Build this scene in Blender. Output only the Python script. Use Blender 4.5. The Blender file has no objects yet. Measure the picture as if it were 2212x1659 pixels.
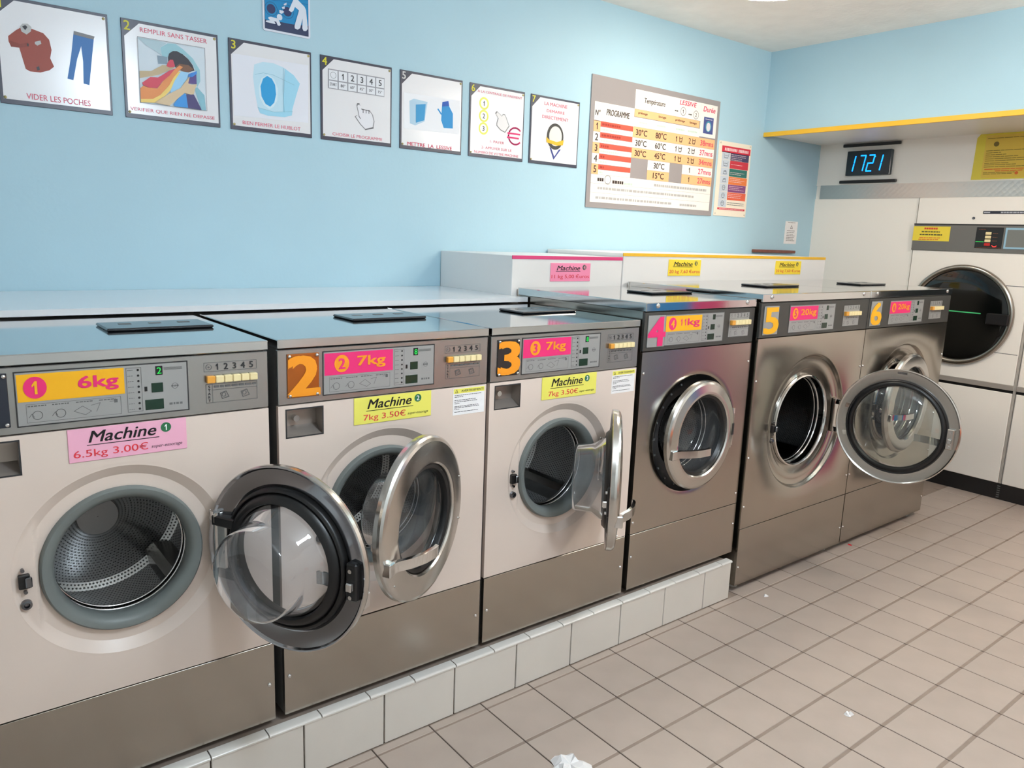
import bpy, math, random
from math import pi, sin, cos, radians
from mathutils import Vector
random.seed(7)
S = bpy.context.scene
COL = S.collection

# ------------------------------------------------------------------ camera
cam_d = bpy.data.cameras.new('camera')
cam = bpy.data.objects.new('camera', cam_d); COL.objects.link(cam)
cam.location = (-1.7775, -1.8285, 1.5191)
cam.rotation_euler = (1.379612, -0.037123, -0.666931)
cam_d.sensor_fit = 'HORIZONTAL'; cam_d.sensor_width = 36.0
cam_d.lens = 1658.7 / 2212 * 36.0
cam_d.clip_start = 0.02
S.camera = cam
# ------------------------------------------------------------------ world, exposure
w = bpy.data.worlds.new('world'); S.world = w; w.use_nodes = True
w.node_tree.nodes['Background'].inputs[0].default_value = (0.55, 0.75, 1.0, 1)
w.node_tree.nodes['Background'].inputs[1].default_value = 0.6
S.view_settings.view_transform = 'Standard'; S.view_settings.look = 'None'
S.view_settings.gamma = 1.0; S.view_settings.use_curve_mapping = False
S.view_settings.exposure = -0.02
S.cycles.max_bounces = 6; S.cycles.diffuse_bounces = 4; S.cycles.glossy_bounces = 3; S.cycles.transparent_max_bounces = 12
S.cycles.use_light_tree = False; S.cycles.caustics_reflective = False; S.cycles.caustics_refractive = False
# round ceiling lamps: (x, y, radius, strength, colour, flush disc in a rim or hanging globe)
LAMPS = [
    (1.58, 0.50, 0.225, 43.0, (1.0, 0.90, 0.75), True),
    (2.30, -1.50, 0.17, 74.0, (1.0, 0.94, 0.86), False),
    (-0.55, -1.55, 0.17, 104.0, (0.79, 0.93, 1.05), False),
]
# ------------------------------------------------------------------ constants (metres)
YF, YF4, YF5, YW = 0.0339, 0.0311, 0.0136, 1.3472
XB, XD, ZC = 2.8275, 3.5407, 2.7575
ZPL = 0.1720

# ------------------------------------------------------------------ materials
def lin(c):
    return tuple(((v/255)/12.92 if v/255 <= .04045 else (((v/255)+.055)/1.055)**2.4) for v in c)
MATS = {}
def mat(name, rgb, rough=.5, metal=0., spec=.5, emit=None, estr=0., coat=0., noise=None, bump=None, streak=None, randv=0.):
    if name in MATS: return MATS[name]
    m = bpy.data.materials.new(name); m.use_nodes = True
    nt = m.node_tree; n = nt.nodes; l = nt.links; b = n['Principled BSDF']
    col = lin(rgb) + (1,)
    b.inputs['Base Color'].default_value = col
    b.inputs['Roughness'].default_value = rough
    b.inputs['Metallic'].default_value = metal
    b.inputs['Specular IOR Level'].default_value = spec
    b.inputs['Coat Weight'].default_value = coat
    b.inputs['Coat Roughness'].default_value = .08
    if emit:
        b.inputs['Emission Color'].default_value = lin(emit) + (1,)
        b.inputs['Emission Strength'].default_value = estr
    tc = None
    def coords(scale):
        nonlocal tc
        if tc is None: tc = n.new('ShaderNodeTexCoord')
        mp = n.new('ShaderNodeMapping'); mp.inputs['Scale'].default_value = scale
        l.new(tc.outputs['Object'], mp.inputs['Vector']); return mp
    src = None
    if noise:   # (scale, amount)
        tx = n.new('ShaderNodeTexNoise'); tx.inputs['Scale'].default_value = noise[0]; tx.inputs['Detail'].default_value = 6
        l.new(coords((1, 1, 1)).outputs[0], tx.inputs['Vector'])
        mr = n.new('ShaderNodeMapRange'); mr.inputs[3].default_value = 1-noise[1]; mr.inputs[4].default_value = 1+noise[1]
        mr.inputs[1].default_value = .3; mr.inputs[2].default_value = .7
        l.new(tx.outputs['Fac'], mr.inputs[0])
        hs = n.new('ShaderNodeHueSaturation'); hs.inputs['Color'].default_value = col
        l.new(mr.outputs[0], hs.inputs['Value']); src = hs.outputs[0]
    if randv:
        oi = n.new('ShaderNodeObjectInfo')
        mr = n.new('ShaderNodeMapRange'); mr.inputs[3].default_value = 1-randv; mr.inputs[4].default_value = 1+randv
        l.new(oi.outputs['Random'], mr.inputs[0])
        hs = n.new('ShaderNodeHueSaturation'); hs.inputs['Color'].default_value = col
        if src is not None: l.new(src, hs.inputs['Color'])
        l.new(mr.outputs[0], hs.inputs['Value']); src = hs.outputs[0]
    if src is not None: l.new(src, b.inputs['Base Color'])
    if streak:  # (scale xyz, amount on roughness)
        tx = n.new('ShaderNodeTexNoise'); tx.inputs['Scale'].default_value = 1.0; tx.inputs['Detail'].default_value = 4
        l.new(coords(streak[0]).outputs[0], tx.inputs['Vector'])
        mr = n.new('ShaderNodeMapRange'); mr.inputs[3].default_value = rough-streak[1]; mr.inputs[4].default_value = rough+streak[1]
        mr.inputs[1].default_value = .3; mr.inputs[2].default_value = .7
        l.new(tx.outputs['Fac'], mr.inputs[0]); l.new(mr.outputs[0], b.inputs['Roughness'])
        if len(streak) > 2:
            bp = n.new('ShaderNodeBump'); bp.inputs['Strength'].default_value = streak[2]; bp.inputs['Distance'].default_value = .001
            l.new(tx.outputs['Fac'], bp.inputs['Height']); l.new(bp.outputs[0], b.inputs['Normal'])
    if bump:    # (scale, strength)
        tx = n.new('ShaderNodeTexNoise'); tx.inputs['Scale'].default_value = bump[0]; tx.inputs['Detail'].default_value = 5
        l.new(coords((1, 1, 1)).outputs[0], tx.inputs['Vector'])
        bp = n.new('ShaderNodeBump'); bp.inputs['Strength'].default_value = bump[1]; bp.inputs['Distance'].default_value = .004
        l.new(tx.outputs['Fac'], bp.inputs['Height']); l.new(bp.outputs[0], b.inputs['Normal'])
    if emit: m.cycles.emission_sampling = 'NONE'
    MATS[name] = m; return m
def ink(r, g, b, rough=.45):
    return mat('ink_%d_%d_%d' % (r, g, b), (r, g, b), rough, spec=.35)

M_WALL = mat('blue_wall_paint', (174, 206, 220), .55, spec=.3, noise=(1.6, .025), bump=(60, .10))
M_CEIL = mat('rough_white_plaster', (246, 242, 236), .9, spec=.1, bump=(38, .45), noise=(9, .03))
M_ROOM = mat('pale_wall_paint', (226, 226, 222), .6, spec=.3, noise=(1.5, .03))
M_GROUT = mat('grey_brown_grout', (138, 124, 114), .95, spec=.1, noise=(30, .08))
M_FGROUT = mat('pale_floor_grout', (146, 131, 120), .95, spec=.1, noise=(30, .06))
M_JOINT = mat('dark_tile_joint', (84, 74, 68), .95, spec=.1, noise=(40, .15))
M_TILE = mat('beige_floor_tile', (176, 161, 150), .42, spec=.4, noise=(7, .05), bump=(45, .05), randv=.035)
M_TILES = mat('beige_floor_tiles', (176, 161, 150), .42, spec=.4, noise=(7, .05), bump=(45, .05))
M_PTILE = mat('cream_wall_tile', (214, 208, 200), .3, spec=.5, noise=(6, .03), randv=.02)
M_NOSE = mat('white_nosing_tile', (222, 218, 212), .25, spec=.5, noise=(6, .03), randv=.02)
M_WHITE = mat('white_enamel', (221, 204, 192), .3, spec=.5, coat=.25, noise=(2, .012))
M_WSIDE = mat('shaded_white_side', (120, 118, 116), .45)  # white sides made grey, the shade of the gaps put into the colour
M_STEEL = mat('brushed_steel', (178, 172, 163), .21, 1., noise=(2.2, .05))
M_LID = mat('polished_steel_lid', (205, 206, 206), .085, 1., noise=(4, .03))
M_LIDE = M_LID
M_CTRL = mat('grey_metal_fascia', (168, 167, 165), .27, .85, noise=(5, .02))
M_CTRLD = mat('dark_grey_fascia', (66, 65, 62), .42, .2, noise=(5, .02))
M_CHROME = mat('chrome', (222, 222, 222), .07, 1.)
M_RING = mat('door_ring_steel', (204, 201, 197), .19, 1., noise=(6, .02))
M_DARKM = mat('dark_inner_ring', (120, 122, 128), .12, 1.)
M_INNER = mat('inner_ring_steel', (176, 178, 184), .10, 1.)
M_RUBBER = mat('black_rubber', (16, 16, 18), .38, spec=.5)
M_GASKET = mat('grey_door_gasket', (112, 117, 115), .45, spec=.4)
M_BLACK = mat('black_plastic', (20, 20, 22), .35)
M_FLAP = mat('dark_flap_plastic', (36, 40, 46), .16, spec=.7)
M_GREYP = mat('grey_display_plate', (160, 160, 158), .4, .3)
M_GREYD = mat('grey_print', (98, 98, 98), .5)
M_LINE = mat('dark_line', (42, 42, 44), .5)
M_GAP = mat('cavity_black', (12, 12, 12), .8, spec=.1)
M_CREAM = mat('cream_button', (236, 218, 166), .4)
M_ORANGEB = mat('orange_button', (226, 158, 62), .4)
M_LCD = mat('dark_green_lcd', (14, 46, 32), .25)
M_LED = mat('green_led', (30, 190, 70), .4, emit=(40, 220, 90), estr=.45)
M_HUB = mat('grey_hub', (214, 208, 206), .5, .1)
M_FOOT = mat('pale_rubber_foot', (178, 176, 170), .6)
M_LAMI = mat('white_laminate', (238, 241, 244), .14, spec=.5, noise=(2, .01))
M_LAMF = mat('cream_casing', (234, 228, 219), .4, noise=(2, .012))
M_CASE = mat('white_casing', (236, 234, 232), .32, noise=(2, .012))
M_PINKS = mat('pink_strip', (222, 62, 122), .4)
M_YELLS = mat('yellow_strip', (240, 186, 46), .4)
M_DRYER = mat('white_dryer_paint', (245, 238, 229), .38, spec=.45, noise=(2, .012))
M_DGLASS = mat('black_door_glass', (6, 8, 8), .06, spec=.6)
M_DRING = mat('dryer_ring_steel', (168, 162, 154), .25, 1.)
M_PAPER = mat('white_paper', (238, 236, 236), .6, noise=(40, .04))
M_PANEL = mat('sign_white', (226, 226, 230), .22, spec=.5)
M_NAVY = mat('sign_navy', (52, 54, 72), .35)
M_HOUS = mat('lamp_housing', (240, 240, 238), .5)

def glass_mat(name, tint, refl=.28, rough=.02, haze=.0):
    m = bpy.data.materials.new(name); m.use_nodes = True; nt = m.node_tree; n = nt.nodes; l = nt.links
    n.remove(n['Principled BSDF']); out = n['Material Output']
    t = n.new('ShaderNodeBsdfTransparent'); t.inputs[0].default_value = lin(tint)+(1,)
    g = n.new('ShaderNodeBsdfGlossy'); g.inputs['Roughness'].default_value = rough
    g.inputs[0].default_value = (.9, .93, .96, 1)
    lw = n.new('ShaderNodeLayerWeight'); lw.inputs['Blend'].default_value = refl
    mx = n.new('ShaderNodeMixShader')
    mr = n.new('ShaderNodeMapRange'); mr.inputs[3].default_value = .05; mr.inputs[4].default_value = .85
    l.new(lw.outputs['Fresnel'], mr.inputs[0]); l.new(mr.outputs[0], mx.inputs[0])
    df = n.new('ShaderNodeBsdfDiffuse'); df.inputs[0].default_value = (.8, .82, .84, 1)
    hz = n.new('ShaderNodeMixShader')
    pw = n.new('ShaderNodeMath'); pw.operation = 'POWER'; pw.inputs[1].default_value = 2.5; l.new(lw.outputs['Facing'], pw.inputs[0])
    hm = n.new('ShaderNodeMapRange'); hm.inputs[3].default_value = haze; hm.inputs[4].default_value = haze*9; l.new(pw.outputs[0], hm.inputs[0]); l.new(hm.outputs[0], hz.inputs[0])
    l.new(t.outputs[0], hz.inputs[1]); l.new(df.outputs[0], hz.inputs[2])
    l.new(hz.outputs[0], mx.inputs[1]); l.new(g.outputs[0], mx.inputs[2]); l.new(mx.outputs[0], out.inputs[0])
    return m
M_GLASS = glass_mat('clear_door_glass', (244, 245, 247), .14, .03, .06)
M_FPANE = glass_mat('front_door_glass', (232, 234, 236), .18)
M_PANE = glass_mat('flat_door_glass', (214, 218, 212), .22, .04, .05)

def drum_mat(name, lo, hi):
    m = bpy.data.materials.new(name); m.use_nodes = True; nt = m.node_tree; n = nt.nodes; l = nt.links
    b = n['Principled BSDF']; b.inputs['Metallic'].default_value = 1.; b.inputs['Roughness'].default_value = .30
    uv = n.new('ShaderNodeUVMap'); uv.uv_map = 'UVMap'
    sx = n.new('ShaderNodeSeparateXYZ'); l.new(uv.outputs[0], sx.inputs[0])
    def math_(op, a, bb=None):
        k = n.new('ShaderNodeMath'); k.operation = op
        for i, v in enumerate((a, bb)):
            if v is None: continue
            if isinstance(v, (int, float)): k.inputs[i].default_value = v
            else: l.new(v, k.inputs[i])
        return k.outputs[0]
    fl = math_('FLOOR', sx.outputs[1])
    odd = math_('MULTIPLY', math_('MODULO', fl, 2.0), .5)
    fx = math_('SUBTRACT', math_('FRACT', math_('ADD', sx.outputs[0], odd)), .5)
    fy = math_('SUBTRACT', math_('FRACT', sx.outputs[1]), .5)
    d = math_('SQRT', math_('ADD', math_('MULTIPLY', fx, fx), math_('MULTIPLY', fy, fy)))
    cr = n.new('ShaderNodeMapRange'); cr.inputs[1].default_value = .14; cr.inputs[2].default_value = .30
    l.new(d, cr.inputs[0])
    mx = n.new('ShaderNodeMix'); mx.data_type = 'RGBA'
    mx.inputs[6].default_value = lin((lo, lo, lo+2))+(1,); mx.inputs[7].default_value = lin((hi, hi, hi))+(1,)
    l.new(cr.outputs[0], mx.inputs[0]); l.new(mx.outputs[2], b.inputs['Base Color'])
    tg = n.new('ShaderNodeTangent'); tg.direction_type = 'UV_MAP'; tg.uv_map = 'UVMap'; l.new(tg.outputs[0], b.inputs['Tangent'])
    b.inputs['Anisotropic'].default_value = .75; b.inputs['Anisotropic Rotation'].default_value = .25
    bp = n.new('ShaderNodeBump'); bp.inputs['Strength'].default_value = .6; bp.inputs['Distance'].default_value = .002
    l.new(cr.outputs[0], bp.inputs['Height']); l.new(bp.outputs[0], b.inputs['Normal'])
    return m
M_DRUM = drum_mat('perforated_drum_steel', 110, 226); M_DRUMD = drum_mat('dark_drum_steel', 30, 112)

def chequer_mat():
    m = bpy.data.materials.new('chequer_plate'); m.use_nodes = True; nt = m.node_tree; n = nt.nodes; l = nt.links
    b = n['Principled BSDF']; b.inputs['Metallic'].default_value = 1.; b.inputs['Roughness'].default_value = .3
    b.inputs['Base Color'].default_value = lin((196, 194, 190))+(1,)
    tc = n.new('ShaderNodeTexCoord'); mp = n.new('ShaderNodeMapping'); mp.inputs['Rotation'].default_value = (.78, 0, 0)
    mp.inputs['Scale'].default_value = (1, 38, 38)
    l.new(tc.outputs['Object'], mp.inputs[0])
    vo = n.new('ShaderNodeTexVoronoi'); vo.inputs['Scale'].default_value = 1.0; vo.inputs['Randomness'].default_value = .15
    l.new(mp.outputs[0], vo.inputs['Vector'])
    bp = n.new('ShaderNodeBump'); bp.inputs['Strength'].default_value = .55; bp.inputs['Distance'].default_value = .003
    l.new(vo.outputs['Distance'], bp.inputs['Height']); l.new(bp.outputs[0], b.inputs['Normal'])
    return m
M_CHEQ = chequer_mat()

# ------------------------------------------------------------------ text
_TC = {}
def text_geo(s, bold=0., shear=0.):
    k = (s, bold, shear)
    if k in _TC: return _TC[k]
    cu = bpy.data.curves.new('lettering', 'FONT'); cu.body = s; cu.offset = bold; cu.shear = shear; cu.resolution_u = 3
    ob = bpy.data.objects.new('lettering', cu)
    me = bpy.data.meshes.new_from_object(ob)
    vs = [(v.co.x, v.co.y) for v in me.vertices]; fs = [tuple(p.vertices) for p in me.polygons]
    bpy.data.meshes.remove(me); bpy.data.objects.remove(ob); bpy.data.curves.remove(cu)
    x0 = min(v[0] for v in vs); x1 = max(v[0] for v in vs); y0 = min(v[1] for v in vs); y1 = max(v[1] for v in vs)
    vs = [((x-x0)/(x1-x0), (y-y0)/(y1-y0)) for x, y in vs]
    _TC[k] = (vs, fs, (x1-x0)/(y1-y0)); return _TC[k]

# ------------------------------------------------------------------ mesh builder.  a = right, b = up, d = out of the face
class MB:
    def __init__(self, oz=0.):
        self.v = []; self.f = []; self.uv = {}; self.oz = oz
    def add(self, pts):
        i = len(self.v); self.v += [(a, -d, b-self.oz) for a, b, d in pts]; return i
    def face(self, pts):
        i = self.add(pts); self.f.append(tuple(range(i, i+len(pts)))); return self
    def box(self, a0, a1, b0, b1, d0, d1, c=0.):
        if c <= 0:
            i = self.add([(a, b, d) for d in (d0, d1) for b in (b0, b1) for a in (a0, a1)])
            for q in ((0, 2, 3, 1), (4, 5, 7, 6), (0, 1, 5, 4), (2, 6, 7, 3), (0, 4, 6, 2), (1, 3, 7, 5)):
                self.f.append(tuple(i+k for k in q))
            return self
        lo = (a0, b0, d0); hi = (a1, b1, d1); idx = {}
        for sa in (0, 1):
            for sb in (0, 1):
                for sd in (0, 1):
                    sg = (sa, sb, sd)
                    for ax in range(3):
                        p = []
                        for k in range(3):
                            e = hi[k] if sg[k] else lo[k]
                            p.append(e if k == ax else e+(-c if sg[k] else c))
                        idx[(sg, ax)] = self.add([tuple(p)])
        for ax in range(3):
            o = [k for k in range(3) if k != ax]
            for s in (0, 1):
                q = []
                for t in ((0, 0), (1, 0), (1, 1), (0, 1)):
                    sg = [0, 0, 0]; sg[ax] = s; sg[o[0]] = t[0]; sg[o[1]] = t[1]; q.append(idx[(tuple(sg), ax)])
                self.f.append(tuple(q))
            for s in ((0, 0), (0, 1), (1, 0), (1, 1)):
                g0 = [0, 0, 0]; g1 = [0, 0, 0]; g1[ax] = 1
                for g in (g0, g1): g[o[0]] = s[0]; g[o[1]] = s[1]
                self.f.append((idx[(tuple(g0), o[0])], idx[(tuple(g1), o[0])], idx[(tuple(g1), o[1])], idx[(tuple(g0), o[1])]))
        for sa in (0, 1):
            for sb in (0, 1):
                for sd in (0, 1): self.f.append(tuple(idx[((sa, sb, sd), k)] for k in range(3)))
        return self
    def lathe(self, prof, ca=0., cb=0., cd=0., seg=64, nu=0, nv=0, close=False):
        # prof: list of (r, d); axis along d
        L = len(prof); s = [0.]
        for (r0, d0), (r1, d1) in zip(prof, prof[1:]): s.append(s[-1]+math.hypot(r1-r0, d1-d0))
        i = self.add([(ca+r*cos(2*pi*k/seg), cb+r*sin(2*pi*k/seg), cd+d) for k in range(seg) for r, d in prof])
        for k in range(seg):
            for j in range(L-1 if not close else L):
                j2 = (j+1) % L; k2 = (k+1) % seg
                q = (i+k*L+j, i+k2*L+j, i+k2*L+j2, i+k*L+j2)
                if nu: self.uv[len(self.f)] = [(k/seg*nu, s[j]*nv), ((k+1)/seg*nu, s[j]*nv), ((k+1)/seg*nu, s[j2]*nv), (k/seg*nu, s[j2]*nv)]
                self.f.append(q)
        return self
    def disc(self, ca, cb, d, r, seg=32, rb=None):
        rb = r if rb is None else rb
        return self.face([(ca+r*cos(2*pi*k/seg), cb+rb*sin(2*pi*k/seg), d) for k in range(seg)])
    def cyl(self, ca, cb, r, d0, d1, seg=20, r1=None):
        r1 = r if r1 is None else r1
        return self.lathe([(0.0001, d0), (r, d0), (r1, d1), (0.0001, d1)], ca, cb, 0, seg)
    def vcyl(self, ca, cd, r, b0, b1, seg=16):
        p0 = [(ca+r*cos(2*pi*k/seg), b0, cd+r*sin(2*pi*k/seg)) for k in range(seg)]
        p1 = [(a, b1, d) for a, b, d in p0]
        i = self.add(p0+p1)
        for k in range(seg): self.f.append((i+k, i+(k+1) % seg, i+seg+(k+1) % seg, i+seg+k))
        self.f.append(tuple(i+k for k in range(seg))); self.f.append(tuple(i+seg+k for k in range(seg)))
        return self
    def rect(self, a0, a1, b0, b1, d): return self.face([(a0, b0, d), (a1, b0, d), (a1, b1, d), (a0, b1, d)])
    def poly(self, pts, d, s=.001, o=(0, 0)): return self.face([(o[0]+a*s, o[1]+b*s, d) for a, b in pts])
    def prism(self, pts, d0, d1):
        n = len(pts); i = self.add([(a, b, d0) for a, b in pts]+[(a, b, d1) for a, b in pts])
        for k in range(n): self.f.append((i+k, i+(k+1) % n, i+n+(k+1) % n, i+n+k))
        self.f.append(tuple(i+k for k in range(n))); self.f.append(tuple(i+n+k for k in range(n)))
        return self
    def stroke(self, pts, wd, d, closed=False):
        n = len(pts)
        for k in range(n if closed else n-1):
            (x0, y0), (x1, y1) = pts[k], pts[(k+1) % n]; L = math.hypot(x1-x0, y1-y0) or 1e-9
            nx, ny = -(y1-y0)/L*wd/2, (x1-x0)/L*wd/2; ex, ey = (x1-x0)/L*wd*.3, (y1-y0)/L*wd*.3
            self.face([(x0-ex+nx, y0-ey+ny, d), (x0-ex-nx, y0-ey-ny, d), (x1+ex-nx, y1+ey-ny, d), (x1+ex+nx, y1+ey+ny, d)])
        return self
    def frame(self, a0, a1, b0, b1, wd, d):
        self.rect(a0, a1, b0, b0+wd, d); self.rect(a0, a1, b1-wd, b1, d); self.rect(a0, a0+wd, b0+wd, b1-wd, d); self.rect(a1-wd, a1, b0+wd, b1-wd, d)
        return self
    def ring(self, ca, cb, r0, r1, d, seg=32, sa=1.):
        i = self.add([(ca+r*cos(2*pi*k/seg)*sa, cb+r*sin(2*pi*k/seg), d) for k in range(seg) for r in (r0, r1)])
        for k in range(seg): j = (k+1) % seg; self.f.append((i+2*k, i+2*k+1, i+2*j+1, i+2*j))
        return self
    def text(self, s, a0, a1, b0, b1, d, bold=0., shear=0., keep=False):
        if s == '1' and keep:
            wd = min((b1-b0)*.5, a1-a0); c = (a0+a1)/2; h = b1-b0
            return self.face([(c+(x-.5)*wd, b0+y*h, d) for x, y in ((.42, 0), (.78, 0), (.78, 1), (.50, 1), (.08, .72), (.08, .54), (.42, .70))])
        vs, fs, asp = text_geo(s, 0., shear); k = bold*1.2
        if keep:   # keep the natural width for the height, centred in the box
            wd = min((b1-b0)*asp, a1-a0); c = (a0+a1)/2; a0, a1 = c-wd/2, c+wd/2
        for n_, (da, db) in enumerate(((-k, -k*.5), (k, -k*.5), (-k, k*.5), (k, k*.5), (0., 0.)) if k > .012 else (((-k, 0.), (k, 0.)) if k > .004 else ((0., 0.),))):
            da *= b1-b0; db *= b1-b0
            i = self.add([(a0+x*(a1-a0)+da, b0+y*(b1-b0)+db, d+.00012*n_) for x, y in vs])
            for f in fs: self.f.append(tuple(i+q for q in f))
        return self
    def dashes(self, a0, a1, b, h, d, lo=.006, hi=.02, gap=.004):
        a = a0
        while a < a1-lo*.5:
            L = random.uniform(lo, hi); e = min(a+L, a1); self.rect(a, e, b-h/2, b+h/2, d); a = e+gap
        return self
    def tube(self, path, r, seg=10):
        pts = [Vector(p) for p in path]; rings = []
        for k, p in enumerate(pts):
            t = (pts[min(k+1, len(pts)-1)]-pts[max(k-1, 0)]).normalized()
            u = t.cross(Vector((0, 0, 1)));  u = u if u.length > .01 else t.cross(Vector((0, 1, 0)))
            u.normalize(); v = t.cross(u)
            rings.append(self.add([tuple(p+u*r*cos(2*pi*j/seg)+v*r*sin(2*pi*j/seg)) for j in range(seg)]))
        for r0, r1 in zip(rings, rings[1:]):
            for j in range(seg): self.f.append((r0+j, r0+(j+1) % seg, r1+(j+1) % seg, r1+j))
        for r0 in (rings[0], rings[-1]): self.f.append(tuple(r0+j for j in range(seg)))
        return self
    def mesh(self, name, material, smooth=None):
        me = bpy.data.meshes.new(name); me.from_pydata(self.v, [], self.f)
        if self.uv:
            ul = me.uv_layers.new(name='UVMap')
            for p in me.polygons:
                q = self.uv.get(p.index)
                if q:
                    for li, c in zip(p.loop_indices, q): ul.data[li].uv = c
        me.materials.append(material)
        if smooth:
            for p in me.polygons: p.use_smooth = True
            me.set_sharp_from_angle(angle=radians(smooth))
        me.update(); return me
def link(name, me, parent=None, loc=None):
    o = bpy.data.objects.new(name, me); COL.objects.link(o)
    if parent: o.parent = parent
    if loc: o.location = loc
    return o
def obj(name, mb, material, parent=None, smooth=None, loc=None):
    o = link(name, mb.mesh(name, material, smooth), parent, loc)
    if parent and (name.endswith('_print') or name in ('key_legend', 'key_numerals')): o['kind'] = 'stuff'
    return o
def tag(o, label=None, cat=None, group=None, kind=None):
    for k, v in (('label', label), ('category', cat), ('group', group), ('kind', kind)):
        if v: o[k] = v
    return o
def empty(name, loc, rz=0.):
    o = bpy.data.objects.new(name, None); COL.objects.link(o); o.location = loc; o.rotation_euler = (0, 0, rz); o.empty_display_size = .1; return o
def copy_tree(o, parent=None):
    c = o.copy(); COL.objects.link(c); c.parent = parent
    for ch in list(o.children): copy_tree(ch, c)
    return c

# world-space boxes for the setting: x0,x1,y0,y1,z0,z1
def wbox(name, x0, x1, y0, y1, z0, z1, m, parent=None, c=0.):
    mb = MB(); mb.box(x0, x1, z0, z1, -y1, -y0, c); return obj(name, mb, m, parent)

# ================================================================== the setting
RX0, RY0 = -3.4, -3.1
floor = wbox('floor', RX0, XD+.12, RY0, YW+.12, -.12, -.0018, M_FGROUT); tag(floor, 'beige square tiled floor with grey grout', kind='structure')
o = wbox('wall_back', RX0-.12, XD+.12, YW, YW+.12, -.12, ZC+.12, M_WALL); tag(o, 'pale blue painted wall behind the washing machines', kind='structure')
o = wbox('ceiling', RX0-.12, XD+.12, RY0-.12, YW, ZC, ZC+.12, M_CEIL); tag(o, 'white rough plaster ceiling', kind='structure')
o = wbox('wall_front', RX0-.12, XD+.12, RY0-.12, RY0, -.12, ZC, M_ROOM); tag(o, 'pale wall opposite the machines', kind='structure')
o = wbox('wall_left', RX0-.12, RX0, RY0, YW, -.12, ZC, M_ROOM); tag(o, 'pale side wall of the laundry room', kind='structure')
# right wall: recessed white panelling under a blue bulkhead
wr = wbox('wall_right', XD+.004, XD+.12, RY0, YW, -.12, ZC, M_DRYER); tag(wr, 'white panelled end wall around the dryers', kind='structure')
wbox('upper_panel', XD-.004, XD+.004, RY0, YW, 1.955, 2.245, M_DRYER, wr)
wbox('side_panel', XD-.004, XD+.004, .602, YW, 0., 1.862, M_DRYER, wr)
wbox('chequer_band', XD-.008, XD+.004, RY0, 1.312, 1.861, 1.957, M_CHEQ, wr)
bk = wbox('trim_1', XB, XD+.004, RY0, YW, 2.2435, ZC, M_WALL); tag(bk, 'blue bulkhead with a yellow bottom edge above the dryers', kind='structure')
wbox('yellow_edge', XB-.006, XB+.012, RY0, YW-.002, 2.225, 2.2525, M_YELLS, bk)
wbox('chequer_edge', XB+.012, XB+.085, RY0, YW-.002, 2.236, 2.2435, M_CHEQ, bk)
wbox('underside', XB+.085, XD, RY0, YW-.002, 2.239, 2.2435, M_DRYER, bk)

# floor tiles
F = 1658.7; R3 = cam.rotation_euler.to_matrix(); C3 = Vector(cam.location)
def in_view(x, y, z, m=90):
    d = R3.transposed() @ (Vector((x, y, z))-C3)
    if d.z > -.05: return False
    u = 1106+F*d.x/-d.z; v = 829.5-F*d.y/-d.z
    return -m < u < 2212+m and -m < v < 1659+m
TP, TY = .2, .2034
def tile_mb(wx, wy, h=.0042, c=.0012): return MB().box(-wx/2, wx/2, -h, 0., -wy/2, wy/2, c)
full_me = tile_mb(TP-.0045, TY-.0115).mesh('floor_tile', M_TILE)
strip_me = tile_mb(TP-.0045, .0345-.006).mesh('floor_tile', M_TILE)
strip2_me = tile_mb(TP-.0045, TY-.0115).mesh('floor_tile', M_TILE)
stuff = MB(); n_t = 0
for i in range(int((RX0)/TP)-1, int(XD/TP)+1):
    xc = (i+.5)*TP
    if xc-TP/2 < RX0 or xc+TP/2 > XD+.1: continue
    for j in range(-4, 16):
        y1 = -.0345-TY*j; y0 = y1-TY; yc = (y0+y1)/2
        if j < 0 and xc < .94:
            if j == -1:
                if in_view(xc, -.017, 0, 60): link('floor_tile', strip_me, floor, (xc, -.0173, 0)); n_t += 1
            continue
        if j < -1: continue
        if y0 < RY0: continue
        vis = any(in_view(xc+dx, yc+dy, 0, 10) for dx in (-.1, 0, .1) for dy in (-.1, 0, .1))
        if vis and n_t < 296: link('floor_tile', full_me, floor, (xc, yc, 0)); n_t += 1
        else: stuff.box(xc-TP/2+.0022, xc+TP/2-.0022, -.0042, 0., -y1+.0057, -y0-.0057, .0012)
o = obj('floor_tiles', stuff, M_TILES, floor); o['kind'] = 'stuff'
jm = MB()
for i in range(int(RX0/TP), int(XD/TP)+1): jm.box(i*TP-.0021, i*TP+.0021, -.004, -.0013, -.0 if i*TP < .94 else -.2, -RY0)
o = obj('joint_lines', jm, M_JOINT, floor); o['kind'] = 'stuff'

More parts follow.
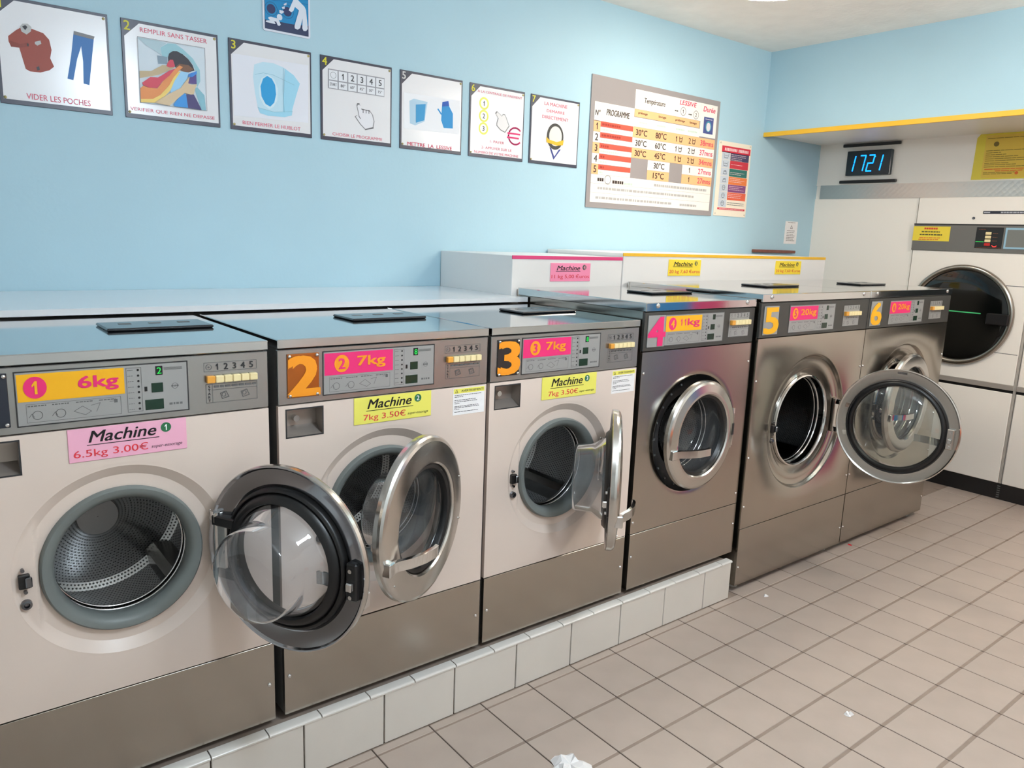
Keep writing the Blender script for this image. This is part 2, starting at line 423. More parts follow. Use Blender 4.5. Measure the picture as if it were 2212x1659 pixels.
# lamps
for k, (x, y, rl, st, colr, flush) in enumerate(LAMPS):
    e = empty('ceiling_lamp', (x, y, ZC))
    mb = MB(); n = 40
    ring = lambda r, z: mb.add([(r*cos(2*pi*q/n), z, r*sin(2*pi*q/n)) for q in range(n)])
    def dome(prof):
        rr = [ring(r, z) for r, z in prof]
        for p, q in zip(rr, rr[1:]):
            for j in range(n): mb.f.append((p+j, p+(j+1) % n, q+(j+1) % n, q+j))
        mb.f.append(tuple(rr[-1]+j for j in range(n)))
    if flush: dome([(rl+.006, -.001), (rl+.006, -.0395), (rl+.001, -.0395), (rl+.001, -.036)])
    else: dome([(.05, -.001), (.048, -.02), (.012, -.03), (.010, -.20)])
    obj('base_ring' if flush else 'stem', mb, M_HOUS, e, 40)
    m = bpy.data.materials.new('lamp_light'); m.use_nodes = True; b = m.node_tree.nodes['Principled BSDF']
    b.inputs['Base Color'].default_value = (.8, .8, .8, 1); b.inputs['Emission Color'].default_value = colr+(1,); b.inputs['Emission Strength'].default_value = st
    mb = MB()
    if flush: dome([(rl*cos(t), -.037-.030*sin(t)) for t in (.0, .3, .6, .9, 1.2, 1.45)])
    else: dome([(rl*.9*cos(t), -.34-rl*.9*sin(t)) for t in [q*.26 for q in range(-6, 7)]]); 
    obj('opal_disc' if flush else 'opal_globe', mb, m, e, 60)
    tag(e, ('round opal ceiling lamp near the bulkhead, its rim at the top of the photo', 'hanging opal globe lamp towards the far corner of the open floor', 'hanging opal globe lamp on the camera side of the room')[k], 'lamp', 'round ceiling lamps')

# ================================================================== tiled plinth
pl = empty('tiled_plinth', (-.6, .35, 0)); tag(pl, 'low white tiled plinth under washing machines one to four', 'plinth')
PX = pl.location
def pobj(name, x0, x1, y0, y1, z0, z1, m, c=0.):
    mb = MB(); mb.box(x0-PX.x, x1-PX.x, z0, z1, -(y1-PX.y), -(y0-PX.y), c); return obj(name, mb, m, pl)
PXR = .9372
pobj('core', -2.3, PXR-.008, .009, .74, 0., .166, M_JOINT)
xs = [-.0001+.2522*k for k in range(-9, 4)]
edges = xs+[PXR]
for x0, x1 in zip(edges, edges[1:]): pobj('plinth_tile', x0+.0022, x1-.0022, 0., .0095, .0008, .1655, M_PTILE, .0015)
pobj('end_tile', PXR-.008, PXR, .003, .30, .0008, .1655, M_PTILE, .0015); pobj('end_tile', PXR-.008, PXR, .304, .60, .0008, .1655, M_PTILE, .0015)
x = -1.2605-.1518*7
while x < PXR-.02:
    x1 = min(x+.1518, PXR+.002)
    mb = MB(); a0, a1 = x+.0018-PX.x, x1-.0018-PX.x
    prof = [(-.0035, .1665), (-.0035, .1710), (-.0005, .1742), (.004, .1752), (.030, .1752), (.030, .1665)]
    i = mb.add([(a, z, -(y-PX.y)) for a in (a0, a1) for y, z in prof]); n = len(prof)
    for k in range(n): mb.f.append((i+k, i+(k+1) % n, i+n+(k+1) % n, i+n+k))
    mb.f.append(tuple(i+k for k in range(n))); mb.f.append(tuple(i+n+k for k in range(n)))
    obj('nosing_tile', mb, M_NOSE, pl, 40); x = x1
pobj('top_screed', -2.3, PXR-.01, .032, .74, .166, ZPL, M_GROUT)

# ================================================================== washing machines
INKS = dict(pink=ink(226, 46, 112), amber=ink(240, 176, 28), orange=ink(240, 150, 34), black=ink(24, 22, 26), red=ink(222, 60, 70), green=ink(48, 112, 74), white=ink(240, 240, 240))
CARD = dict(pink=ink(240, 176, 200), yellow=ink(234, 226, 104), pink2=ink(250, 148, 182), yellow2=ink(250, 222, 70))

def screw(parent, a, b, d, r=.006, z0=0., name='screw'):
    mb = MB(z0); mb.lathe([(r, d), (r*.95, d+.0025), (r*.55, d+.004), (.0003, d+.0045)], a, b, 0, 14)
    return obj(name, mb, M_CHROME, parent, 60)

def polar_panel(mb, W, b0, b1, ca, cb, rings, fn=None, N=176):
    angs = [2*pi*k/N for k in range(N)]
    for a, b in ((0, b0), (W, b0), (W, b1), (0, b1)): angs.append(math.atan2(b-cb, a-ca) % (2*pi))
    angs = sorted(set(round(t, 6) for t in angs)); M = len(angs); idx = []
    for t in angs:
        c, s = cos(t), sin(t); row = []
        for r, d in rings:
            a, b = ca+r*c, cb+r*s
            row.append((a, b, fn(a-ca, b-cb, r, d) if fn else d))
        k = 1e9
        if c > 1e-9: k = min(k, (W-ca)/c)
        if c < -1e-9: k = min(k, (0-ca)/c)
        if s > 1e-9: k = min(k, (b1-cb)/s)
        if s < -1e-9: k = min(k, (b0-cb)/s)
        row.append((ca+k*c, cb+k*s, 0.)); row.append((ca+k*c, cb+k*s, -.014)); idx.append(mb.add(row))
    L = len(rings)+2
    for k in range(M):
        p, q = idx[k], idx[(k+1) % M]
        for j in range(L-1): mb.f.append((p+j, q+j, q+j+1, p+j+1))
    return mb

def make_handle(door, ca, cb, R, m, sc=1.):
    # lever from the ring on the left, bending outwards towards the middle; hinge coords
    mb = MB(); a0 = ca-R*.88; z = cb
    path = [(a0, .012), (a0+.030, .020), (a0+.062, .040), (a0+.105, .056), (a0+.150, .062), (a0+.168, .060)]
    hh = .0165*sc; th = .005
    i0 = None
    for a, d in path:
        i = mb.add([(a, z-hh, d-th), (a, z+hh, d-th), (a, z+hh*.85, d+th), (a, z-hh*.85, d+th)])
        if i0 is not None:
            for k in range(4): mb.f.append((i0+k, i0+(k+1) % 4, i+(k+1) % 4, i+k))
        else: mb.f.append((i, i+1, i+2, i+3))
        i0 = i
    mb.f.append((i0, i0+1, i0+2, i0+3))
    mb.box(a0-.012, a0+.014, z-hh*1.15, z+hh*1.15, -.004, .022, .003)
    return mb

def washer(name, label, num, kind, xl, yf, W, theta, cap, price, digit, digcol, capbg, capfg, platebg):
    white = kind == 'white'
    if white: zb, zs, zp, zlb, zl, ca, cb, R, hd, D, zf = .192, .4223, 1.0703, 1.2161, 1.2398, .314, .742, .2315, .2, .70, .1752
    elif kind == 'steel': zb, zs, zp, zlb, zl, ca, cb, R, hd, D, zf = .1948, .4213, 1.1223, 1.268, 1.2998, .333, .775, .219, .212, .735, .1752
    else: zb, zs, zp, zlb, zl, ca, cb, R, hd, D, zf = .034, .2999, 1.1368, 1.2865, 1.3208, W/2, .7285, .265, .25, .755, 0.
    big = kind == 'big'
    z0 = zf
    root = empty('washing_machine', (xl, yf, z0)); tag(root, label, 'washing machine', 'row of washing machines')
    def B(): return MB(z0)
    side = M_WSIDE if white else M_STEEL
    mb = B(); t = .003
    mb.box(t, t+.004, zb, zlb, -D, -.0145); mb.box(W-t-.004, W-t, zb, zlb, -D, -.0145); mb.box(t+.004, W-t-.004, zb, zlb, -D, -D+.004)
    mb.box(t+.004, W-t-.004, zb, zb+.004, -D+.004, -.0145); obj('cabinet', mb, side, root)
    mb = B(); mb.box(t+.0045, W-t-.0045, zs, zs+.003, -.09, -.0148); mb.box(.02, W-.02, zb+.03, zlb-.02, -.58, -.575); obj('inner_frame', mb, M_GAP, root)
    # feet
    for fa in (.07, W-.07):
        for fd in (-.06, -D+.07):
            mb = B(); mb.vcyl(fa, fd, .024, zf+.0005, zf+.008); mb.vcyl(fa, fd, .016, zf+.008, zb); obj('foot', mb, M_FOOT, root, 40)
    # kick panel
    mb = B(); mb.box(.002, W-.002, zb, zs-.0035, -.014, 0., .0006); kp = obj('kick_panel', mb, M_STEEL, root)
    if white:
        screw(kp, .016, .306, 0, .0055, z0); screw(kp, W-.017, .300, 0, .0055, z0)
    else:
        for sb in (((zb+zs)/2+.02,) if not big else (.12,)):
            screw(kp, .014, sb, 0, .005, z0); screw(kp, W-.014, sb, 0, .005, z0)
    # front panel
    mb = B()
    if white:
        rings = [(.174, -.034), (.174, -.0185)]+[(.174+.0033*k, -.018) for k in range(1, 9)]
        rr = .2035
        while rr < .2285: rings.append((rr, -.018*(1-((rr-.2035)/.026)**1.0))); rr += .0035
        rings += [(.2295, -.0012), (.235, 0.)]
        def fn(x, z, r, d):
            if d < -.007 and d > -.03:
                t = min(1., max(0., (-.170-x)/.012)); t = t*t*(3-2*t); return d+(-.007-d)*t
            return d
        polar_panel(mb, W-.002, zs, .980, ca, cb, rings, fn)
        av = [0., .0205, .1215, W-.002]; bv = [.980, .982, 1.056, zp-.003]
        for i in range(3):
            for j in range(3):
                if (i, j) != (1, 1): mb.rect(av[i], av[i+1], bv[j], bv[j+1], 0.)
        mb.face([(0, zp-.003, 0), (W-.002, zp-.003, 0), (W-.002, zp-.003, -.014), (0, zp-.003, -.014)])
        for a in (0., W-.002): mb.face([(a, .98, 0), (a, zp-.003, 0), (a, zp-.003, -.014), (a, .98, -.014)])
        fp = obj('front_panel', mb, M_WHITE, root, 25)
        # coin return niche
        mb = B(); a0, a1, b0, b1, dd = .0205, .1215, .982, 1.056, -.045
        mb.face([(a0, b0, 0), (a0, b1, 0), (a0, b1, dd), (a0, b0+.02, dd)]); mb.face([(a1, b0, 0), (a1, b1, 0), (a1, b1, dd), (a1, b0+.02, dd)])
        mb.face([(a0, b1, 0), (a1, b1, 0), (a1, b1, dd), (a0, b1, dd)]); mb.face([(a0, b0+.02, dd), (a1, b0+.02, dd), (a1, b1, dd), (a0, b1, dd)])
        mb.face([(a0, b0, 0), (a1, b0, 0), (a1, b0+.004, -.012), (a0, b0+.004, -.012)]); mb.face([(a0, b0+.004, -.012), (a1, b0+.004, -.012), (a1, b0+.02, dd), (a0, b0+.02, dd)])
        ni = obj('coin_return', mb, mat('niche_steel', (168, 158, 150), .35, .6), root)
        mb = B(); mb.frame(a0-.002, a1+.002, b0-.002, b1+.002, .0035, .0006); obj('niche_frame', mb, M_LINE, ni)
        mb = B(); mb.cyl(.060, 1.024, .0085, dd, dd+.018); obj('release_button', mb, M_CHROME, ni, 50)
    elif kind == 'steel':
        rings = [(.236, -.05), (.236, -.006), (.2375, -.002), (.242, -.0004), (.262, 0.)]
        polar_panel(mb, W-.002, zs, zp-.0025, ca, cb, rings); fp = obj('front_panel', mb, M_STEEL, root, 25)
    else:
        rings = [(.2135, -.05), (.2135, -.036), (.228, -.034), (.245, -.026), (.252, -.022), (.275, -.0205), (.298, -.018), (.305, -.012), (.309, -.004), (.316, 0.)]
        polar_panel(mb, W-.002, zs, zp-.0025, ca, cb, rings); fp = obj('front_panel', mb, M_STEEL, root, 35)
    if not white:
        for sb in ((zs+.045, (zp+zs)/2+.27) if not big else (zs+.10, .62, .955)):
            screw(fp, .012, sb, 0, .0055, z0); screw(fp, W-.014, sb, 0, .0055, z0)
    # lid
    mb = B(); mb.box(0., W, zlb, zl, -D, .004, .0022); lid = obj('lid', mb, M_LID, root)
    fa0, fa1 = (.357, .622) if white else ((.357, .622) if not big else (.46, .74))
    mb = B(); mb.box(fa0, fa1, zl+.0003, zl+.0085, -.435, -.290, .003); fl = obj('dispenser_flap', mb, M_FLAP, lid)
    mb = B()
    for q in range(3): mb.box(fa0+.045+q*.075, fa0+.075+q*.075, zl+.0086, zl+.0092, -.392, -.372)
    obj('flap_marking', mb, M_GREYD, lid)
    if not white:
        for sa in (.062, W-.065): screw(lid, sa, (zl+zlb)/2+.004, .004, .0095, z0, 'lid_screw')
    # fascia
    mb = B(); mb.box(.001, W-.001, zp, zlb-.003, -.014, 0., .0018); cp = obj('control_panel', mb, M_CTRL if white else M_CTRLD, root)
    # display plate, capacity label and prints  (local offsets)
    if white: pa0, pa1, pb0, pb1 = .124, .466, 1.0865, 1.2005; ba0, ba1 = .505, .632
    elif kind == 'steel': pa0, pa1, pb0, pb1 = .113, .461, 1.140, 1.2515; ba0, ba1 = .499, .630
    else: pa0, pa1, pb0, pb1 = .211, .577, 1.152, 1.267; ba0, ba1 = .657, .800
    sx = (pa1-pa0)/.342; X = lambda a: pa0+(a-.124)*sx; Zz = lambda b: pb0+(b-1.0865)*(pb1-pb0)/.114
    mb = B(); mb.box(pa0, pa1, pb0, pb1, 0., .0012, .0008); obj('display_plate', mb, M_GREYP, cp)
    mb = B(); mb.frame(pa0-.0022, pa1+.0022, pb0-.0022, pb1+.0022, .0024, .0016); obj('plate_border', mb, M_LINE if white else M_GREYD, cp)
    mb = B(); mb.rect(X(.1265), X(.331), Zz(1.1375), Zz(1.1965), .0018); obj('capacity_label', mb, INKS[capbg], cp)
    mb = B()
    cen = X(.159) if num == 1 else X(.176); tw0, tw1 = (X(.240), X(.318)) if num == 1 else ((X(.222), X(.306)) if num < 4 else (X(.203), X(.317)))
    if num > 3: cen = X(.163)
    mb.disc(cen, Zz(1.167), .0024, .0215, 28, .0235); obj('capacity_badge', mb, INKS[capfg], cp); mb = B(); 
    if cap == '11kg':
        for q in (0, 1): mb.text('1', tw0+.022*q, tw0+.022*q+.02, Zz(1.158), Zz(1.184), .0024, .03, keep=True)
        mb.text('kg', tw0+.046, tw1, Zz(1.150), Zz(1.184), .0024, .03)
    else: mb.text(cap, tw0, tw1, Zz(1.150), Zz(1.184), .0024, .03)
    o = obj('capacity_lettering', mb, INKS[capfg], cp); o['kind'] = 'stuff'
    mb = B(); mb.text(str(num), cen-.010, cen+.010, Zz(1.153), Zz(1.181), .003, .03, keep=True); obj('badge_numeral', mb, INKS[capbg], cp)
    # faint pictogram print under the label
    mb = B()
    mb.frame(X(.140), X(.322), Zz(1.092), Zz(1.132), .0007, .0017)
    for q in range(4): mb.dashes(X(.143+q*.045), X(.177+q*.045), Zz(1.1275), .0022, .0017, .003, .008, .0015)
    for q in (0, 1): mb.ring(X(.160+q*.043), Zz(1.107), .0085, .0098, .0017, 20); mb.stroke([(X(.144+q*.043), Zz(1.103)), (X(.150+q*.043), Zz(1.111)), (X(.154+q*.043), Zz(1.103))], .001, .0017)
    mb.stroke([(X(.228), Zz(1.108)), (X(.245), Zz(1.118)), (X(.262), Zz(1.105)), (X(.250), Zz(1.098)), (X(.228), Zz(1.108))], .001, .0017)
    mb.stroke([(X(.262), Zz(1.118)), (X(.280), Zz(1.122)), (X(.272), Zz(1.103))], .001, .0017)
    mb.rect(X(.308), X(.315), Zz(1.119), Zz(1.127), .0017); mb.stroke([(X(.299), Zz(1.123)), (X(.308), Zz(1.123))], .001, .0017)
    for q in range(5): mb.rect(X(.415), X(.455), Zz(1.1845)+q*.0014, Zz(1.1845)+q*.0014+.0007, .0017)
    mb.ring(X(.438), Zz(1.146), .006, .007, .0017, 16); mb.dashes(X(.430), X(.446), Zz(1.146), .004, .0017, .002, .004, .001)
    mb.dashes(X(.424), X(.455), Zz(1.104), .005, .0017, .003, .008, .002)
    obj('pictogram_print', mb, M_GREYD, cp)
    mb = B(); mb.frame(X(.335), X(.367), Zz(1.093), Zz(1.195), .001, .0017)
    for q in range(8): mb.dashes(X(.338), X(.350), Zz(1.189-.0128*q), .0012, .0017, .002, .005, .001)
    obj('indicator_print', mb, M_GREYD, cp)
    mb = B()
    for q in range(8): mb.disc(X(.360), Zz(1.189-.0128*q), .0018, .0026, 12)
    mb.rect(X(.372), X(.378), Zz(1.138), Zz(1.149), .0018)
    obj('indicator_light', mb, M_BLACK, cp)
    for (x0, x1, y0, y1) in ((.397, .4125, 1.174, 1.195), (.387, .412, 1.134, 1.156), (.372, .412, 1.094, 1.118)):
        mb = B(); mb.box(X(x0), X(x1), Zz(y0), Zz(y1), .0006, .0022, .0006); obj('display', mb, M_LCD if not (y0 > 1.17 and white) else M_BLACK, cp)
    if white:
        mb = B(); mb.text('2' if num == 1 else '8', X(.400), X(.4095), Zz(1.177), Zz(1.192), .0028, .01); obj('display_numeral', mb, M_LED, cp)
    # programme keys
    kb0 = 1.1455 if white else (1.199 if kind == 'steel' else 1.209); kh = .0175 if white else .0195
    if not white:
        mb = B(); mb.box(ba0, ba1, kb0-.048, kb0+.0475, 0., .001, .0006); obj('key_plate', mb, M_GREYP, cp)
    kw = (ba1-ba0-.004)/6
    for q in range(6):
        mb = B(); a = ba0+.003+q*kw; mb.box(a, a+kw-.0012, kb0, kb0+kh, 0.001, .014 if white else .016, .0018)
        obj('programme_key', mb, M_ORANGEB if q == 0 else M_CREAM, cp)
    mb = B()
    mb.frame(ba0, ba1, kb0+.0265, kb0+.0485, .0007, .0014); mb.ring(ba0+kw*.55, kb0+.0375, .006, .007, .0014, 16); mb.disc(ba0+kw*.55, kb0+.0375, .0014, .002, 8)
    mb.frame(ba0+.003, ba1, kb0-.050, kb0-.004, .0007, .0014); mb.rect(ba0+.018, ba0+.0186, kb0-.05, kb0-.004, .0014)
    mb.dashes(ba0+.022, ba1-.003, kb0-.011, .0045, .0014, .008, .016, .003); mb.rect(ba0+.019, ba1, kb0-.019, kb0-.0183, .0014)
    for q in (0, 1):
        c0 = ba0+.045+q*.05
        mb.stroke([(c0-.008, kb0-.028), (c0+.006, kb0-.024), (c0+.012, kb0-.038), (c0-.004, kb0-.042)], .0012, .0014, True); mb.ring(c0, kb0-.032, .004, .0052, .0014, 12)
    obj('key_legend', mb, M_GREYD, cp)
    mb = B()
    for q in range(5): mb.text(str(q+1), ba0+kw*(q+1)+.005, ba0+kw*(q+2)-.004, kb0+.030, kb0+.045, .0015, .015, keep=True)
    for q, ch in enumerate('START'): mb.text(ch, ba0+.007, ba0+.0145, kb0-.0135-.0085*q, kb0-.0075-.0085*q, .0015, .01, keep=True)
    obj('key_numerals', mb, M_LINE if white else M_GREYD, cp)
    # number plate
    if white: na0, na1, nb0, nb1 = .0245, .1105, 1.087, 1.2015
    elif kind == 'steel': na0, na1, nb0, nb1 = .017, .110, 1.137, 1.2535
    else: na0, na1, nb0, nb1 = .020, .125, 1.150, 1.270
    mb = B(); mb.box(na0, na1, nb0, nb1, 0., .004, .001); npl = obj('number_plate', mb, platebg, root)
    if white:
        for sa in (na0+.006, na1-.006):
            for sb in (nb0+.006, nb1-.006): screw(npl, sa, sb, .004, .0045, z0)
    if digit:
        mb = B(); wd = na1-na0; mb.text(digit, na0+wd*.06, na1-wd*.04, nb0+.006, nb1-.008, .0052, .05); mb2 = obj('numeral', mb, INKS[digcol], npl)
    # price card on the white machines
    if price:
        bg, l2 = price
        mb = B(); mb.box(.2115, .459, .992, 1.0675, .0002, .0022, .0006); pc = obj('price_card', mb, CARD[bg], root)
        d = .0026
        mb = B(); mb.text('Machine', .252, .392, 1.034, 1.060, d, .018, .28); mb.rect(.248, .398, 1.0275, 1.0292, d)
        mb.text('super-essorage', .380, .448, 1.0015, 1.0090, d, 0., .25); obj('card_lettering', mb, INKS['black'], pc)
        mb = B(); mb.text(l2, .221 if num == 1 else .240, .373, .997, 1.0195, d, .006); obj('price_lettering', mb, INKS['red'], pc)
        mb = B(); mb.disc(.4135, 1.0495, d, .0115, 24); obj('badge', mb, INKS['green'], pc)
        mb = B(); mb.text(str(num), .4075, .4195, 1.0425, 1.0565, d+.0004, .02, keep=True); obj('badge_numeral', mb, INKS['white'], pc)
        if num > 1:
            mb = B(); mb.box(.537, .653, .9815, 1.063, .0001, .0008); wn = obj('warning_notice', mb, M_PAPER, root)
            mb = B(); mb.rect(.5385, .652, 1.0475, 1.0622, .0012); obj('notice_header', mb, CARD['yellow'], wn)
            mb = B(); mb.text('AVERTISSEMENT!', .566, .648, 1.0515, 1.0580, .0016, .01); mb.stroke([(.5445, 1.0505), (.5535, 1.0505), (.549, 1.0595)], .0012, .0016, True)
            for q, (e0, zz) in enumerate(((.64, 1.042), (.575, 1.037), (.62, 1.027), (.625, 1.022), (.56, 1.017), (.63, 1.008), (.635, 1.004), (.56, .9995), (.63, .991))): mb.dashes(.542, e0, zz, .0016, .0012, .004, .012, .0015)
            obj('notice_print', mb, M_LINE, wn)
    # opening: gasket, drum
    if white:
        mb = B(); mb.lathe([(.1755, -.022), (.174, -.008), (.170, -.004), (.160, -.005), (.150, -.012), (.144, -.024), (.1435, -.045), (.152, -.062), (.150, -.075)], ca, cb, 0, 72); obj('door_gasket', mb, M_GASKET, root, 50)
        r1, dk = .148, 1.
    elif kind == 'steel':
        mb = B(); mb.lathe([(.2355, -.004), (.231, -.006), (.225, -.016), (.190, -.030), (.160, -.045), (.158, -.07)], ca, cb, 0, 72); gk = obj('door_gasket', mb, M_RUBBER, root, 50)
        for q in range(9):
            t_ = pi*(.62+.095*q); mb = B(); mb.cyl(ca+.215*cos(t_), cb+.215*sin(t_), .004, -.028, -.014, 10); obj('gasket_rivet', mb, M_GREYD, gk, 50)
        r1, dk = .158, 1.05
    else:
        mb = B(); mb.lathe([(.216, -.034), (.2145, -.024), (.209, -.022), (.205, -.028), (.204, -.05), (.206, -.075)], ca, cb, 0, 72); obj('opening_rim', mb, M_CHROME, root, 60)
        r1, dk = .203, 1.35
    for q in range(2):
        d = -.066-.017*q; r = r1+.001-.002*q
        mb = B(); mb.lathe([(r-.0035*cos(2*pi*k/8), d+.0035*sin(2*pi*k/8)) for k in range(8)], ca, cb, 0, 64, close=True); obj('drum_ring', mb, M_CHROME, root, 80)
    rd = .235*dk; dz = -.40*(1.15 if big else 1)
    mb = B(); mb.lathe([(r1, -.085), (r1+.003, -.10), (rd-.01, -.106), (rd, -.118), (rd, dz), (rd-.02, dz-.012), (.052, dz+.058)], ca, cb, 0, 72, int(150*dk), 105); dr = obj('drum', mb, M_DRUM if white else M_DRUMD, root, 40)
    mb = B(); mb.lathe([(.052, dz+.058), (.050, dz+.066), (.001, dz+.068)], ca, cb, 0, 40); obj('hub', mb, M_HUB, dr, 40)
    for q in range(3):
        t_ = radians((75, 195, 315)[q]); u = (cos(t_), sin(t_)); v = (-sin(t_), cos(t_)); mb = B()
        sec = [(rd-.001, -.045), (rd-.045, -.014), (rd-.045, .014), (rd-.001, .045)]
        pts = [(ca+u[0]*r_+v[0]*s_, cb+u[1]*r_+v[1]*s_) for r_, s_ in sec]; mb.prism(pts, dz+.01, -.13); obj('lifter', mb, M_DARKM if not white else M_RING, dr)
    # lock on the left of the opening
    la = ca-(.205 if white else (.238 if not big else .262))
    if kind != 'steel':
        mb = B(); mb.box(la-.010, la+.012, cb-.018, cb+.014, -.012, .004, .002); lk = obj('door_lock', mb, M_BLACK, root)
        mb = B(); mb.box(la+.002, la+.015, cb-.014, cb+.010, .003, .012, .002); mb.cyl(la-.001, cb+.024, .004, -.008, .002, 10); mb.cyl(la+.002, cb-.027, .004, -.008, .002, 10); obj('lock_catch', mb, M_DARKM, lk, 40)
        mb = B(); mb.lathe([(.0115, -.008), (.0105, .002), (.006, .003), (.004, -.003), (.0005, -.003)], la+.002, cb-.057, 0, 18); obj('key_lock', mb, M_DARKM, root, 40)
    # hinge plate
    ha = ca+hd; h = .025 if white else (.02 if not big else .025)
    mb = B(); mb.box(ha-.006, ha+.030, cb-.080, cb+.083, -.018, -.002 if not white else -.010, .002); hp = obj('hinge', mb, M_RING, root)
    mb = B(); mb.vcyl(ha, h, .0085, cb-.082, cb+.085); obj('hinge_pin', mb, M_CHROME, hp, 50)
    for zz in (cb+.060, cb-.075):
        mb = B(); mb.box(ha-.0085, ha+.014, zz-.002, zz+.024, -.004, h+.006, .002); obj('hinge_bracket', mb, M_CHROME, hp)
    # ---------------- door, origin on the hinge axis
    e = .05 if white else (.028 if kind == 'steel' else .030)
    dca, dd = -hd, e-h
    def D_(): return MB(0.)
    if white:
        prof = [(.152, -.004), (.154, .007), (.159, .0115), (.168, .012), (.216, .0065), (.225, .003), (.2300, -.003), (.2315, -.010), (.2315, -.0215), (.229, -.0235), (.226, -.0225), (.222, -.0185), (.184, -.0125), (.172, -.006), (.160, -.008)]
    elif kind == 'steel':
        prof = [(.160, -.006), (.162, .008), (.167, .013), (.176, .0135), (.205, .009), (.213, .005), (.218, -.002), (.219, -.016), (.215, -.018), (.208, -.010), (.185, -.006), (.165, -.008)]
    else:
        prof = [(.192, -.004), (.194, .009), (.199, .0135), (.208, .014), (.250, .009), (.259, .004), (.264, -.003), (.265, -.016), (.261, -.019), (.256, -.016), (.225, -.0125), (.215, -.013), (.200, -.013)]
    no = 9 if white else 8
    mb = D_(); mb.lathe(prof[:no+1], dca, 0, dd, 96); door = obj('door', mb, M_RING, root, 11, (ha, -h, cb-z0)); door.rotation_euler = (0, 0, radians(theta))
    mb = D_(); mb.lathe(prof[no:], dca, 0, dd, 96); obj('inner_ring', mb, M_INNER if white else M_RING, door, 11)
    if white:
        mb = D_(); mb.lathe([(.177, -.008), (.1765, -.020), (.173, -.026), (.168, -.027), (.164, -.022), (.161, -.030), (.152, -.039), (.143, -.040), (.140, -.030)], dca, 0, dd, 72); obj('door_seal', mb, M_RUBBER, door, 50)
        mb = D_(); mb.lathe([(.153, .000), (.150, .003), (.140, .000), (.136, -.010), (.137, -.022)], dca, 0, dd, 64); obj('glass_rim', mb, M_RUBBER, door, 50)
        mb = D_(); mb.lathe([(.139, -.018), (.1375, -.034), (.130, -.052), (.1165, -.074), (.112, -.086), (.1105, -.128), (.107, -.136), (.098, -.140), (.060, -.1425), (.0005, -.143)], dca, 0, dd, 72); gb = obj('glass_bowl', mb, M_GLASS, door, 50)
        for ang in (18, -18, 195, 218):
            t_ = radians(ang); mb = D_(); mb.cyl(dca+.212*cos(t_), .212*sin(t_), .0032, dd+.005, dd+.0098, 10, .0024); obj('rivet', mb, M_CHROME, door, 50)
        mb = D_(); mb.lathe([(.138, -.010), (.09, -.004), (.0005, -.001)], dca, 0, dd, 64); obj('front_pane', mb, M_FPANE, door, 60)
    elif kind == 'steel':
        mb = D_(); mb.lathe([(.205, -.008), (.204, -.020), (.180, -.030), (.160, -.032), (.158, -.015)], dca, 0, dd, 72); obj('door_seal', mb, M_RUBBER, door, 50)
        mb = D_(); mb.lathe([(.161, -.002), (.152, -.002), (.146, -.012)], dca, 0, dd, 64); obj('glass_rim', mb, M_RUBBER, door, 50)
        mb = D_(); mb.lathe([(.156, -.012), (.148, -.045), (.128, -.080), (.122, -.110), (.110, -.122), (.0005, -.128)], dca, 0, dd, 72); obj('glass_bowl', mb, M_GLASS, door, 50)
        mb = D_(); mb.box(-.018, -.002, -.026, .026, dd-.010, dd+.012, .003); obj('hinge_cover', mb, M_BLACK, door)
    else:
        mb = D_(); mb.lathe([(.218, -.012), (.217, -.022), (.213, -.027), (.208, -.026), (.205, -.029), (.198, -.033), (.192, -.031), (.187, -.018)], dca, 0, dd, 72); obj('door_seal', mb, M_RUBBER, door, 50)
        mb = D_(); mb.lathe([(.193, -.010), (.190, -.020), (.180, -.034), (.150, -.048), (.09, -.056), (.0005, -.059)], dca, 0, dd, 72); obj('glass_bowl', mb, M_PANE, door, 60)
        mb = D_(); mb.box(dca-.020, dca+.020, .243, .253, dd-.0172, dd-.0150); obj('maker_plate', mb, M_LID, door)
    if white:
        mb = D_(); mb.box(dca-.014, dca+.016, .199, .210, dd-.0085, dd-.0048); obj('maker_plate', mb, M_GREYD, door)
    mb = make_handle(door, dca, -.068 if white else -.048, R, M_CHROME)
    mb.v = [(x, y-dd, z) for x, y, z in mb.v]; obj('handle', mb, M_CHROME, door, 30)
    lx = dca-R*.86
    mb = D_(); mb.box(lx-.012, lx+.018, -.058, .034, dd-.030, dd-.004, .004); obj('latch', mb, M_BLACK if white else M_RING, door)
    mb = D_(); mb.box(lx-.006, lx+.010, -.030, -.008, dd-.044, dd-.028, .003); mb.cyl(lx+.002, .018, .005, dd-.036, dd-.028, 10); mb.cyl(lx+.002, -.046, .005, dd-.036, dd-.028, 10); obj('latch_hook', mb, M_CHROME, door)
    for zz in (.064, -.070):
        mb = D_(); mb.box(-.060 if white else -.05, .010, zz-.012, zz+.014, -.009, dd-.006 if dd-.006 > -.004 else .004, .003); obj('hinge_arm', mb, M_BLACK if white else M_CHROME, door)
    mb = D_(); mb.box(-.032, .011, -.076, .060, -.005, .009, .004); obj('hinge_leaf', mb, M_RING, door)
    return root

